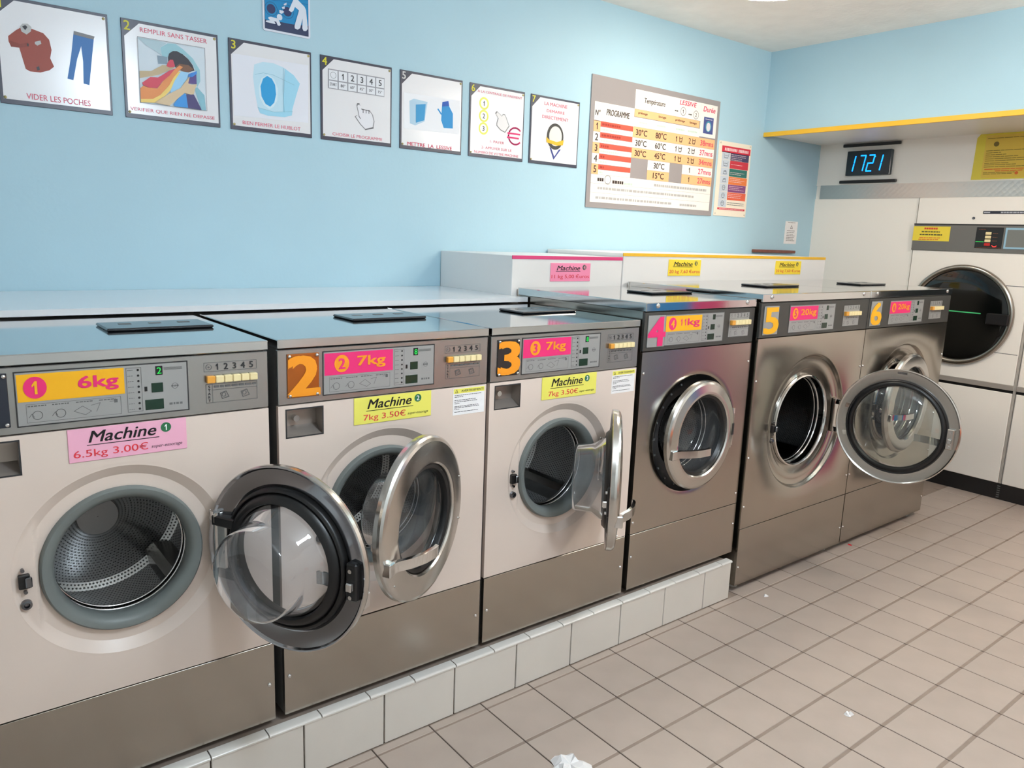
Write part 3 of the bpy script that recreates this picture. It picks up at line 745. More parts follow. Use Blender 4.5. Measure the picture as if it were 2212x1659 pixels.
PM = mat('mirror_plate_dark', (58, 62, 72), .12, .6)
PB = mat('amber_plate', (176, 102, 44), .15, .5)
PD = mat('dark_plate', (62, 56, 56), .15, .5)
washer('m', 'white washing machine number 1 at the left with pink price card and wide open door', 1, 'white', -1.735, YF, .6616, 118.5, '6kg', ('pink', '6.5kg 3.00€'), '', 'orange', 'amber', 'pink', PM)
washer('m', 'white washing machine number 2 with orange number plate and half open door', 2, 'white', -1.0501, YF, .6619, 29.5, '7kg', ('yellow', '7kg 3.50€'), '2', 'orange', 'pink', 'orange', PB)
washer('m', 'white washing machine number 3 with orange 3 on dark plate, door seen edge on', 3, 'white', -.3768, YF, .6624, 45.5, '7kg', ('yellow', '7kg 3.50€'), '3', 'orange', 'pink', 'orange', PD)
washer('m', 'stainless steel washing machine number 4 with large pink 4 and round door nearly closed', 4, 'steel', .3072, YF4, .6688, 3.0, '11kg', None, '4', 'pink', 'amber', 'pink', M_GREYP)
washer('m', 'wide stainless steel washing machine number 5 with its door swung wide open', 5, 'big', .9924, YF5, .884, 100.0, '20kg', None, '5', 'amber', 'pink', 'orange', M_GREYP)
washer('m', 'wide stainless steel washing machine number 6 at the far end of the row', 6, 'big', 1.8797, YF5, .9024, 3.0, '20kg', None, '6', 'amber', 'pink', 'orange', M_GREYP)

# ================================================================== counter and casings behind the machines
ct = empty('service_counter', (-1., 1.04, 0)); tag(ct, 'long white laminate ledge behind washing machines one to three', 'counter')
mb = MB(); ox, oy = -1., 1.04
pts = [(-2.6, .69), (.303, .69), (.303, .775), (.2835, .775), (.2835, YW-.003), (-2.6, YW-.003)]
i = mb.add([(x-ox, z, -(y-oy)) for z in (1.2455, 1.2645) for x, y in pts]); n = len(pts)
for k in range(n): mb.f.append((i+k, i+(k+1) % n, i+n+(k+1) % n, i+n+k))
mb.f.append(tuple(i+k for k in range(n))); mb.f.append(tuple(i+n+k for k in range(n)))
obj('worktop', mb, M_LAMI, ct)
mb = MB(); mb.box(-2.6-ox, .2830-ox, 0., 1.2454, -(YW-.004-oy), -(.78-oy)); obj('body', mb, M_LAMF, ct)

def casing(name, label, x0, x1, z1, strip, cards):
    r = empty(name, ((x0+x1)/2, 1.06, 0)); tag(r, label, 'casing')
    ox, oy = r.location.x, r.location.y; y0, y1 = .782, YW-.004
    mb = MB(); mb.box(x0-ox, x1-ox, .0, z1, -(y1-oy), -(y0-oy), .002); obj('box', mb, M_CASE, r)
    mb = MB(); mb.box(x0-ox-.001, x1-ox+.001, z1-.0145, z1+.001, -(y0-oy)-.004, -(y0-oy)+.0016, .0006); obj('edge_strip', mb, strip, r)
    d = -(y0-oy)
    for (c0, c1, b0, b1, bg, num, l2) in cards:
        a0, a1 = c0-ox, c1-ox; w_ = a1-a0; h_ = b1-b0
        mb = MB(); mb.box(a0, a1, b0, b1, d+.0003, d+.002, .0005); pc = obj('price_card', mb, CARD[bg], r)
        mb = MB(); mb.text('Machine', a0+.15*w_, a0+.73*w_, b0+.60*h_, b0+.86*h_, d+.0024, .018, .28); mb.rect(a0+.13*w_, a0+.74*w_, b0+.535*h_, b0+.56*h_, d+.0024); obj('card_lettering', mb, INKS['black'], pc)
        mb = MB(); mb.text(l2, a0+.03*w_, a0+.97*w_, b0+.10*h_, b0+.38*h_, d+.0024, .008); obj('price_lettering', mb, INKS['red'], pc)
        mb = MB(); mb.disc(a0+.84*w_, b0+.77*h_, d+.0024, .012, 20); obj('badge', mb, ink(70, 92, 80), pc)
        mb = MB(); mb.text(str(num), a0+.79*w_, a0+.89*w_, b0+.66*h_, b0+.88*h_, d+.003, .02, keep=True); obj('badge_numeral', mb, CARD[bg], pc)
    return r
casing('machine_casing', 'white casing with a pink top strip behind washing machine number 4', .2855, .960, 1.4345, M_PINKS, [(.502, .748, 1.323, 1.405, 'pink2', 4, '11 kg 5,00 €uros')])
casing('machine_casing', 'long white casing with a yellow top strip behind machines 5 and 6', .966, 2.782, 1.4555, M_YELLS, [(1.297, 1.556, 1.346, 1.429, 'yellow2', 5, '20 kg 7,60 €uros'), (2.243, 2.512, 1.352, 1.430, 'yellow2', 6, '20 kg 7,60 €uros')])
mb = MB(); mb.box(0, .492, 0, .020, 0, .030, .003); o = obj('wooden_batten', mb, mat('red_brown_wood', (120, 72, 62), .6, noise=(25, .15)), None, None, (2.812, YW-.0005, 1.467)); tag(o, 'short red brown wooden batten on the wall by the dryers', 'batten')

# ================================================================== signs on the back wall
T = .004
PINKT = ink(212, 86, 112); YEL = ink(214, 206, 60); DKL = ink(60, 62, 66); GRY = ink(176, 176, 182)
def sign(num, x0, label, numcol=YEL):
    mb = MB(); mb.box(0, .338, 0, .338, 0, T, .001); s = obj('instruction_sign', mb, M_NAVY, None, None, (x0, YW-.0005, 1.889)); tag(s, label, 'sign', 'numbered instruction signs on the blue wall')
    mb = MB(); mb.face([(a, b, T+.0006) for a, b in ((.009, .015), (.331, .015), (.331, .328), (.060, .328), (.009, .278))]); obj('white_sheet', mb, M_PANEL, s)
    mb = MB(); mb.text(str(num), .008, .030, .300, .331, T+.0006, .02, keep=True); obj('sign_number', mb, numcol, s)
    for a, b in ((.014, .020), (.325, .322)):
        mb = MB(); mb.lathe([(.005, T+.0006), (.0045, T+.003), (.0005, T+.004)], a, b, 0, 12); obj('screw', mb, mat('brass_screw', (150, 140, 96), .35, .8), s, 50)
    return s
def flat(s, name, color, polys=(), d=T+.0012, fn=None):
    mb = MB()
    for p in polys: mb.poly(p, d)
    if fn: fn(mb, d)
    return obj(name, mb, color if not isinstance(color, tuple) else ink(*color), s)

s = sign(1, -1.464, 'sign 1 with a red shirt and blue jeans, leftmost on the wall')
flat(s, 'shirt_print', (150, 70, 58), [[(36, 214), (59, 236), (76, 249), (105, 249), (138, 241), (154, 223), (159, 191), (153, 164), (163, 138), (148, 124), (121, 113), (91, 112), (79, 118), (65, 183), (42, 182), (36, 198)]])
flat(s, 'sleeve_print', (134, 60, 50), [[(42, 182), (65, 183), (93, 190), (91, 203), (68, 195), (40, 201)]], T+.0018)
flat(s, 'collar_print', (186, 186, 186), [[(72, 250), (79, 260), (94, 263), (105, 254), (102, 240), (89, 228), (75, 235)], [(111, 209), (128, 216), (130, 206), (118, 198), (111, 202)]], T+.0018)
flat(s, 'shirt_shadow_print', (60, 60, 66), [[(78, 251), (87, 257), (93, 252), (86, 241)], [(110, 128), (118, 133), (120, 122), (113, 118)], [(88, 200), (93, 200), (92, 191), (88, 192)]], T+.0024)
flat(s, 'jeans_print', (62, 116, 178), [[(230, 265), (292, 257), (281, 183), (268, 93), (250, 96), (253, 169), (250, 219), (235, 175), (219, 103), (201, 105), (217, 182)]])
flat(s, 'belt_print', (128, 128, 132), [[(230, 265), (294, 258), (290, 247), (229, 253)]], T+.0018)
flat(s, 'lettering', PINKT, fn=lambda m, d: m.text('VIDER LES POCHES', .075, .268, .022, .041, d, .004))

s = sign(2, -1.0835, 'sign 2 with a photo of rainbow laundry going into a drum')
flat(s, 'photo_print', (208, 220, 230), [[(52, 281), (287, 282), (286, 56), (50, 56)]])
ph = T+.0018
for k, (nm, c, pts) in enumerate([
    ('ring', (150, 196, 208), [(129, 258), (155, 277), (182, 280), (208, 266), (243, 238), (267, 201), (267, 160), (254, 136), (250, 197), (242, 217), (216, 245), (181, 255), (159, 243), (153, 228), (134, 228)]),
    ('ring', (134, 186, 202), [(244, 131), (255, 138), (280, 112), (284, 57), (267, 57)]),
    ('shade', (176, 200, 210), [(53, 280), (120, 280), (150, 276), (128, 258), (134, 230), (117, 240), (80, 258)]),
    ('machine', (130, 150, 166), [(117, 229), (152, 229), (150, 204), (119, 200)]),
    ('drum', (46, 44, 54), [(154, 228), (159, 243), (172, 253), (186, 255), (207, 247), (225, 234), (240, 215), (247, 196), (223, 186), (201, 187), (178, 198), (154, 207)]),
    ('cloth', (118, 80, 60), [(178, 198), (193, 212), (226, 212), (244, 200), (223, 186), (201, 187)]),
    ('arm', (192, 172, 138), [(54, 166), (93, 171), (133, 198), (150, 199), (153, 192), (175, 198), (171, 192), (142, 175), (117, 161), (53, 141)]),
    ('cloth', (206, 70, 90), [(160, 221), (171, 222), (177, 201), (171, 196), (155, 193), (147, 197), (151, 208)]),
    ('cloth', (226, 144, 84), [(53, 106), (63, 116), (84, 112), (111, 113), (134, 144), (160, 176), (193, 206), (205, 202), (187, 182), (170, 160), (154, 131), (121, 92), (94, 74), (52, 68)]),
    ('cloth', (206, 70, 90), [(60, 126), (89, 150), (115, 152), (131, 163), (156, 182), (178, 193), (156, 165), (130, 140), (111, 114), (84, 112), (63, 118)]),
    ('cloth', (240, 208, 116), [(52, 68), (94, 74), (121, 92), (154, 131), (170, 160), (187, 182), (196, 185), (173, 149), (157, 113), (138, 91), (98, 61), (51, 57)]),
    ('cloth', (156, 206, 240), [(173, 149), (196, 185), (225, 186), (218, 163), (201, 139), (193, 126), (156, 99), (157, 113)]),
    ('cloth', (54, 132, 214), [(224, 180), (254, 195), (254, 185), (237, 171), (222, 169)]),
    ('cloth', (84, 66, 130), [(224, 168), (237, 171), (252, 184), (252, 148), (221, 146)]),
    ('cloth', (58, 146, 220), [(165, 63), (184, 89), (207, 109), (214, 103), (217, 58), (169, 57)]),
    ('cloth', (70, 62, 112), [(212, 106), (240, 109), (250, 90), (267, 56), (217, 58)]),
    ('arm', (214, 190, 156), [(98, 61), (149, 98), (193, 126), (212, 152), (228, 172), (221, 147), (230, 143), (253, 147), (248, 137), (240, 110), (229, 107), (207, 110), (184, 89), (151, 57)]),
]): flat(s, nm+'_print', c, [pts], ph+k*.0003)
flat(s, 'photo_border', ink(110, 112, 120), fn=lambda m, d: m.frame(.0505, .287, .055, .2825, .0012, d+.006))
flat(s, 'lettering', PINKT, fn=lambda m, d: (m.text('REMPLIR SANS TASSER', .062, .297, .300, .316, d, .004), m.text('VERIFIER QUE RIEN NE DEPASSE', .016, .316, .024, .038, d, .004)))

s = sign(3, -.706, 'sign 3 with a pale blue drawing of a washing machine')
flat(s, 'paper_print', (226, 228, 238), [[(14, 282), (325, 286), (321, 59), (13, 52)]], T+.0009)
flat(s, 'machine_print', (190, 222, 238), [[(99, 254), (133, 269), (176, 271), (219, 261), (261, 238), (287, 209), (272, 165), (253, 105), (250, 80), (220, 70), (152, 67), (118, 73), (109, 94), (99, 150), (93, 207)]])
flat(s, 'machine_side_print', (158, 212, 236), [[(224, 258), (261, 238), (287, 209), (272, 165), (253, 105), (250, 80), (220, 70), (213, 89), (218, 180)], [(224, 258), (213, 89), (218, 180)]], T+.0015)
flat(s, 'machine_base_print', (158, 212, 236), [[(109, 94), (176, 84), (253, 96), (250, 80), (220, 70), (152, 67), (118, 73)]], T+.00165)
flat(s, 'door_ring_print', (210, 232, 244), [[(153, 225), (179, 211), (193, 177), (190, 131), (174, 104), (157, 93), (133, 106), (117, 133), (114, 170), (126, 207)]], T+.0018)
flat(s, 'door_print', (36, 154, 214), [[(150, 219), (169, 211), (182, 189), (185, 153), (177, 121), (160, 103), (141, 111), (125, 138), (122, 176), (133, 206)]], T+.0021)
flat(s, 'panel_line_print', (140, 190, 208), fn=lambda m, d: (m.stroke([(.100, .217), (.135, .228), (.175, .226), (.216, .214), (.262, .200)], .0015, d+.0008), m.stroke([(.218, .258), (.214, .17), (.218, .09)], .002, d+.0008), m.stroke([(.109, .094), (.176, .084), (.253, .096)], .0015, d+.0008)))
flat(s, 'lettering', PINKT, fn=lambda m, d: m.text('BIEN FERMER LE HUBLOT', .047, .287, .023, .037, d, .004))

HAND4 = [(164, 159), (172, 166), (182, 161), (188, 145), (209, 144), (230, 142), (244, 127), (252, 100), (247, 72), (207, 60), (182, 80), (156, 110), (166, 116), (176, 113)]
s = sign(4, -.328, 'sign 4 with a key pad and a pointing hand')
flat(s, 'keypad_print', (152, 152, 160), [[(33, 288), (301, 288), (300, 209), (33, 209)]])
def keys(m, d):
    for q in range(6):
        a = .0375+q*.0443; m.rect(a, a+.039, .245, .2835, d+.0006); m.rect(a, a+.039, .212, .2405, d+.0006)
flat(s, 'key_print', (226, 228, 234), fn=keys)
def keyn(m, d):
    for q in range(1, 6): a = .0375+q*.0443; m.text(str(q), a+.010, a+.029, .252, .276, d+.0012, .015, keep=True)
    for q, t in enumerate(('START', '80°', '60°', '45°', '30°', '15°')): a = .0375+q*.0443; m.text(t, a+.004, a+.035, .221, .233, d+.0012, .006, keep=True)
    m.ring(.057, .264, .012, .0132, d+.0012, 20)
flat(s, 'key_numerals', DKL, fn=keyn)
flat(s, 'hand_print', (136, 136, 140), [HAND4])
flat(s, 'hand_fill_print', (226, 226, 232), fn=lambda m, d: m.poly([(204+(x-204)*.90, 110+(y-110)*.92) for x, y in HAND4], d+.0006))
flat(s, 'hand_line_print', (90, 90, 96), fn=lambda m, d: [m.stroke([(a, .143), (a, .130)], .003, d+.0012) for a in (.196, .210, .224)]+[m.stroke([(.176, .113), (.183, .104)], .003, d+.0012), m.stroke([(.207, .061), (.246, .072)], .004, d+.0012), m.stroke([(.168, .164), (.178, .165)], .003, d+.0012), m.stroke([(.188, .1445), (.229, .1415)], .0025, d+.0012)])
flat(s, 'lettering', PINKT, fn=lambda m, d: m.text('CHOISIR LE PROGRAMME', .052, .290, .021, .034, d, .004))

s = sign(5, .052, 'sign 5 with a blue detergent carton and bottle', ink(206, 206, 206))
flat(s, 'paper_print', (234, 236, 242), [[(20, 243), (327, 246), (326, 92), (20, 88)]], T+.0009)
flat(s, 'carton_print', (176, 206, 226), [[(48, 210), (71, 222), (144, 217), (129, 130), (80, 107), (52, 113)]])
flat(s, 'carton_face_print', (46, 146, 200), [[(82, 198), (134, 207), (128, 135), (83, 119)]], T+.0018)
flat(s, 'bottle_print', (26, 140, 204), [[(225, 228), (258, 235), (262, 215), (285, 183), (286, 116), (235, 113), (220, 146), (222, 193)], [(197, 193), (204, 196), (223, 175), (219, 169)]])
flat(s, 'bottle_cap_print', (26, 84, 176), [[(225, 228), (258, 236), (263, 215), (224, 207)]], T+.0018)
flat(s, 'lettering', ink(206, 44, 84), fn=lambda m, d: m.text('METTRE  LA  LESSIVE', .040, .283, .016, .032, d, .012))

HAND6 = [(163, 227), (176, 219), (195, 207), (201, 217), (214, 217), (224, 203), (245, 164), (219, 130), (189, 139), (163, 158), (163, 170), (168, 185), (171, 195), (153, 216)]
s = sign(6, .432, 'sign 6 with yellow numbered rings, a hand and a pink euro symbol')
flat(s, 'ring_print', (232, 234, 110), fn=lambda m, d: [m.ring(.085, z, .020, .029, d, 32, 1.) for z in (.252, .194, .136)])
flat(s, 'ring_numerals', DKL, fn=lambda m, d: [m.text(t, .075, .095, z-.011, z+.011, d, .012, keep=True) for t, z in (('1', .252), ('2', .194), ('3', .136))])
flat(s, 'hand_print', (128, 128, 130), [HAND6])
flat(s, 'hand_fill_print', (228, 226, 228), fn=lambda m, d: m.poly([(199+(x-199)*.88, 178+(y-178)*.9) for x, y in HAND6], d+.0006))
flat(s, 'euro_print', (214, 40, 110), fn=lambda m, d: (m.stroke([(.284+.043*cos(t), .120+.040*sin(t)) for t in [radians(q) for q in range(45, 316, 15)]], .008, d), m.stroke([(.236, .131), (.312, .131)], .008, d+.0004), m.stroke([(.234, .111), (.305, .111)], .008, d+.0004)))
flat(s, 'lettering', PINKT, fn=lambda m, d: (m.text('A LA CENTRALE DE PAIEMENT', .045, .319, .300, .311, d, .004), m.text('1- PAYER', .126, .215, .074, .086, d, .004), m.text('2- APPUYER SUR LE', .076, .263, .042, .054, d, .004), m.text('NUMERO DE VOTRE MACHINE', .034, .308, .018, .030, d, .004)))

s = sign(7, .810, 'sign 7 with an oval dark ring and yellow band, rightmost of the seven')
flat(s, 'oval_print', (62, 60, 58), fn=lambda m, d: m.disc(.172, .146, d, .058, 32, .066))
flat(s, 'oval_fill_print', (226, 222, 216), fn=lambda m, d: m.disc(.174, .148, d+.0006, .044, 32, .050))
flat(s, 'cone_print', (60, 70, 140), [[(136, 90), (148, 86), (172, 45), (202, 84), (216, 86), (167, 29)]])
flat(s, 'band_print', (226, 180, 44), [[(111, 140), (130, 127), (184, 120), (233, 135), (228, 108), (185, 102), (113, 112)]], T+.0024)
flat(s, 'lettering', PINKT, fn=lambda m, d: (m.text('LA MACHINE', .090, .247, .294, .311, d, .006), m.text('DEMARRE', .107, .230, .262, .276, d, .006), m.text('DIRECTEMENT', .078, .259, .229, .245, d, .006)))

# safety pictogram, cut by the top of the photo
mb = MB(); pts = []
for cx_, cy_, t0 in ((.190, .010, 270), (.190, .270, 0), (.010, .270, 90), (.010, .010, 180)):
    for q in range(4): t_ = radians(t0+30*q); pts.append((cx_+.009*cos(t_), cy_+.009*sin(t_)))
mb.prism(pts, 0, T); s = obj('safety_sign', mb, ink(214, 218, 230), None, None, (-.569, YW-.0005, 2.277)); tag(s, 'dark blue safety pictogram of an adult and a crawling child, cut by the photo top', 'sign')
flat(s, 'dark_ground_print', (46, 58, 92), fn=lambda m, d: m.rect(.009, .191, .009, .271, d-.0006))
flat(s, 'machine_print', (22, 134, 190), [[(10, 42), (26, 40), (72, 43), (125, 44), (190, 50), (190, 148), (10, 124)]])
flat(s, 'machine_line_print', (24, 92, 140), fn=lambda m, d: (m.ring(.035, .085, .024, .026, d+.0004), m.ring(.102, .087, .024, .026, d+.0004), m.stroke([(.010, .116), (.190, .132)], .0015, d+.0004)))
flat(s, 'drum_print', (46, 54, 96), fn=lambda m, d: (m.disc(.035, .085, d+.0008, .0175), m.disc(.102, .087, d+.0008, .0175)))
flat(s, 'child_print', (216, 222, 234), [[(23, 52), (33, 55), (57, 54), (64, 51), (73, 33), (67, 27), (60, 28), (54, 41), (45, 40), (52, 34), (49, 31), (11, 32), (14, 38), (30, 41), (22, 47)]], T+.003, fn=lambda m, d: m.disc(.0685, .060, d, .0115))
flat(s, 'adult_print', (216, 222, 234), [[(126, 135), (125, 165), (150, 165), (147, 139), (174, 119), (180, 108), (187, 38), (179, 28), (168, 27), (163, 36), (165, 74), (154, 35), (143, 27), (131, 30), (130, 39), (150, 101), (133, 111), (126, 94), (117, 88), (107, 93)]], T+.003)
flat(s, 'drops_print', (216, 222, 234), [[(68, 87), (82, 87), (88, 83), (77, 74), (68, 76)], [(78, 99), (90, 105), (90, 95), (81, 93)], [(87, 113), (99, 120), (97, 110), (86, 107)]], T+.0036)

# programme board
mb = MB(); mb.box(0, 1.108, 0, .697, 0, .006, .001); s = obj('programme_board', mb, mat('board_grey', (150, 143, 143), .45), None, None, (1.226, YW-.0005, 1.688)); tag(s, 'large grey wash programme board with a white and orange table', 'notice board')
bd = .0072
W_ = [(.028, .083, .460, .561), (.083, .340, .460, .561), (.340, .925, .560, .666), (.340, .925, .464, .516), (.925, 1.082, .471, .666)]
rows = [.4645, .4055, .349, .2925, .2355, .1805]; lines = [.1805, .132, .082, .030]
cells = []; oc = []; rc = []
for q in range(5):
    t, b = rows[q], rows[q+1]; odd = q % 2 == 0
    (oc if odd else cells).append((.027, .080, b, t)); rc.append((.080, .337, (b+t)/2-.001, t)); cells.append((.080, .337, b, (b+t)/2-.001))
    if q < 3: (oc if odd else cells).append((.337, 1.081, b, t))
    else: (oc if odd else cells).extend([(.478, .672, b, t), (.788, 1.080, b, t)])
for t, b in zip(lines, lines[1:]): cells.append((.028, 1.078, b, t))
oc.append((.341, .918, .518, .560))
for lst, c, g in ((W_+cells, ink(238, 232, 226), .0005), (oc, ink(247, 184, 132), .0008), (rc, ink(226, 88, 70), .0015)):
    for a0, a1, b0, b1 in lst: mb = MB(); mb.box(a0+g*.8, a1-g*.8, b0+g, b1-g, .0061, bd+(.0002 if lst is rc else 0), .0003); obj('table_cell', mb, c, s)
d = bd+.0006
BL = ink(66, 54, 50); PK = ink(222, 62, 98)
class LT:
    def __init__(self, c): self.c = c
    def text(self, *a, **k): m = MB(); m.text(*a, **k); obj('lettering', m, self.c, s)
lt = LT(BL); mb = MB(); lt.text('PROGRAMME', .120, .302, .499, .531, d, .02, .15); lt.text('N°', .034, .072, .490, .520, d, .02, .15); lt.text('Température', .416, .594, .592, .628, d, .012, .15)
for q, (t1, t2) in enumerate((('30°C', '80°C'), ('30°C', '60°C'), ('30°C', '45°C'), ('', '30°C'), ('', '15°C'))):
    zc = (rows[q]+rows[q+1])/2
    lt.text(str(q+1), .042, .066, zc-.018, zc+.018, d, .02, keep=True)
    if t1: lt.text(t1, .362, .456, zc-.016, zc+.018, d, .02)
    lt.text(t2, .530, .624, zc-.016, zc+.018, d, .02)
    for a, v in ((.704, '1'), (.826, '2')):
        if q < 3:
            lt.text(v, a, a+.024, zc-.016, zc+.016, d, .01, keep=True); mb.stroke([(a+.038, zc+.014), (a+.042, zc-.014), (a+.060, zc-.014), (a+.064, zc+.014)], .005, d); mb.stroke([(a+.038, zc+.006), (a+.064, zc+.006)], .004, d)
    if q > 2: lt.text('1', .845, .868, zc-.016, zc+.016, d, .01, keep=True)
lt.text('prélavage', .372, .448, .532, .548, d, .012); lt.text('lavage', .545, .610, .532, .548, d, .012); lt.text('prélavage', .694, .780, .532, .548, d, .012); lt.text('lavage', .826, .890, .532, .548, d, .012)
mb.ring(.758, .596, .022, .0245, d, 28); lt.text('1', .751, .765, .585, .607, d, .01, keep=True); mb.ring(.878, .590, .022, .0245, d, 28); lt.text('2', .870, .886, .579, .601, d, .01, keep=True)
mb.dashes(.682, .712, .592, .006, d, .01, .016, .003); mb.dashes(.808, .838, .586, .006, d, .01, .016, .003)
mb.dashes(.078, .125, .154, .017, d, .012, .016, .003); mb.ring(.158, .157, .022, .0245, d, 28); mb.dashes(.196, .285, .148, .017, d, .012, .018, .003)
o = obj('symbol_print', mb, BL, s); o['kind'] = 'stuff'
lt = LT(PK); lt.text('LESSIVE', .722, .876, .632, .658, d, .02, .15); lt.text('Durée', .946, 1.060, .620, .650, d, .02, .15)
for q, t in enumerate(('38mns', '37mns', '34mns', '27mns', '27mns')): zc = (rows[q]+rows[q+1])/2; lt.text(t, .940, 1.066, zc-.016, zc+.016, d, .012)
mb = MB()
for a0, a1 in ((.384, .450), (.535, .615), (.704, .780), (.815, .900)): mb.dashes(a0, a1, .490, .009, d, .008, .016, .002)
for q in range(5): zc = (rows[q]+rows[q+1])/2; mb.dashes(.088, (.235, .222, .232, .14, .115)[q], zc-.015, .010, d, .008, .02, .003)
mb.dashes(.290, .360, .145, .012, d, .01, .02, .003); obj('green_print', mb, ink(196, 214, 200), s)
mb = MB()
for q in range(5): zc = (rows[q]+rows[q+1])/2; mb.dashes(.090, (.240, .240, .150, .128, .122)[q], zc+.013, .012, d, .01, .022, .003)
obj('dark_red_print', mb, ink(160, 60, 48), s)
mb = MB(); mb.dashes(.545, 1.035, .154, .014, d, .01, .03, .004); mb.dashes(.082, .92, .108, .013, d, .01, .034, .005); mb.dashes(.070, .72, .056, .013, d, .01, .034, .006); mb.dashes(.79, .95, .054, .013, d, .01, .03, .005)
obj('grey_print', mb, ink(178, 174, 172), s)
mb = MB(); mb.rect(.957, 1.051, .493, .590, d); obj('picture_print', mb, ink(76, 84, 140), s)
mb = MB(); mb.ring(1.004, .536, .026, .031, d+.0004, 28, .9); obj('picture_ring_print', mb, ink(60, 170, 180), s)
mb = MB(); mb.disc(1.004, .534, d+.0006, .020, 20, .026); mb.dashes(.970, 1.04, .578, .004, d+.0006, .01, .02, .003); obj('picture_light_print', mb, ink(220, 214, 220), s)

# care symbol poster
mb = MB(); mb.box(0, .342, 0, .464, 0, .003, .0005); s = obj('care_poster', mb, ink(238, 226, 208), None, None, (2.359, YW-.0005, 1.694)); tag(s, 'narrow laundry symbol poster with coloured bands beside the programme board', 'poster')
pd = .0036
for nm, c, (a0, a1, b0, b1) in (('title', (208, 52, 72), (.032, .333, .396, .436)), ('band', (70, 68, 100), (.126, .322, .351, .398)), ('band', (198, 58, 70), (.126, .322, .302, .350)), ('band', (50, 112, 104), (.126, .316, .252, .300)), ('band', (228, 124, 66), (.126, .322, .202, .250)), ('band', (132, 72, 124), (.126, .316, .154, .201)), ('band', (222, 98, 70), (.126, .322, .104, .152)), ('foot', (206, 52, 66), (.034, .326, .040, .052))):
    mb = MB(); mb.rect(a0, a1, b0, b1, pd); obj(nm+'_print', mb, ink(*c), s)
mb = MB()
for q in range(7): mb.rect(.037, .122, .352-.0493*q+.001, .400-.0493*q, pd)
obj('icon_ground_print', mb, ink(196, 204, 214), s)
mb = MB(); d = pd+.0006
for q in range(7):
    z = .376-.0493*q; mb.stroke([(.055, z+.013), (.062, z-.013), (.098, z-.013), (.105, z+.013)] if q in (0, 1) else ([(.062, z-.013), (.098, z-.013), (.09, z+.008), (.07, z+.004)] if q in (2, 3) else [(.08+.015*cos(t_*pi/6), z+.015*sin(t_*pi/6)) for t_ in range(12)]), .0028, d, q > 1)
    mb.stroke([(.066, z+.002), (.094, z+.002)], .0025, d)
mb.dashes(.130, .31, .086, .003, d, .01, .03, .003); mb.dashes(.130, .31, .074, .003, d, .01, .03, .003); obj('icon_print', mb, ink(92, 98, 110), s)
mb = MB(); mb.dashes(.060, .190, .416, .018, d, .008, .014, .004); mb.dashes(.205, .310, .416, .018, d, .008, .014, .004)
for q, n_ in enumerate((4, 1, 2, 3, 3, 3)):
    for k in range(n_): mb.dashes(.134, .27+random.uniform(-.04, .03), .388-.0493*q-k*.0105-(.012 if n_ < 3 else 0), .0026, d, .01, .03, .003)
mb.dashes(.05, .31, .046, .003, d, .01, .04, .003); obj('pale_print', mb, ink(236, 206, 208), s)
for a, b in ((.015, .452), (.328, .452), (.015, .014), (.328, .014)):
    mb = MB(); mb.cyl(a, b, .006, .003, .0055, 12); obj('pin', mb, ink(206, 198, 184), s, 50)
# small notice
mb = MB(); mb.box(0, .156, 0, .158, 0, .0015); s = obj('small_notice', mb, M_PAPER, None, None, (3.185, YW-.0005, 1.533)); tag(s, 'small white paper notice low on the blue wall near the corner', 'notice')
mb = MB(); mb.stroke([(.066, .108), (.092, .108), (.079, .130)], .004, .002, True); mb.dashes(.03, .125, .150, .003, .002, .01, .03, .003)
for q in range(7): mb.dashes(.025, .13-.01*(q % 3), .092-.0115*q, .004, .002, .008, .025, .003)
obj('notice_print', mb, ink(120, 112, 116), s)

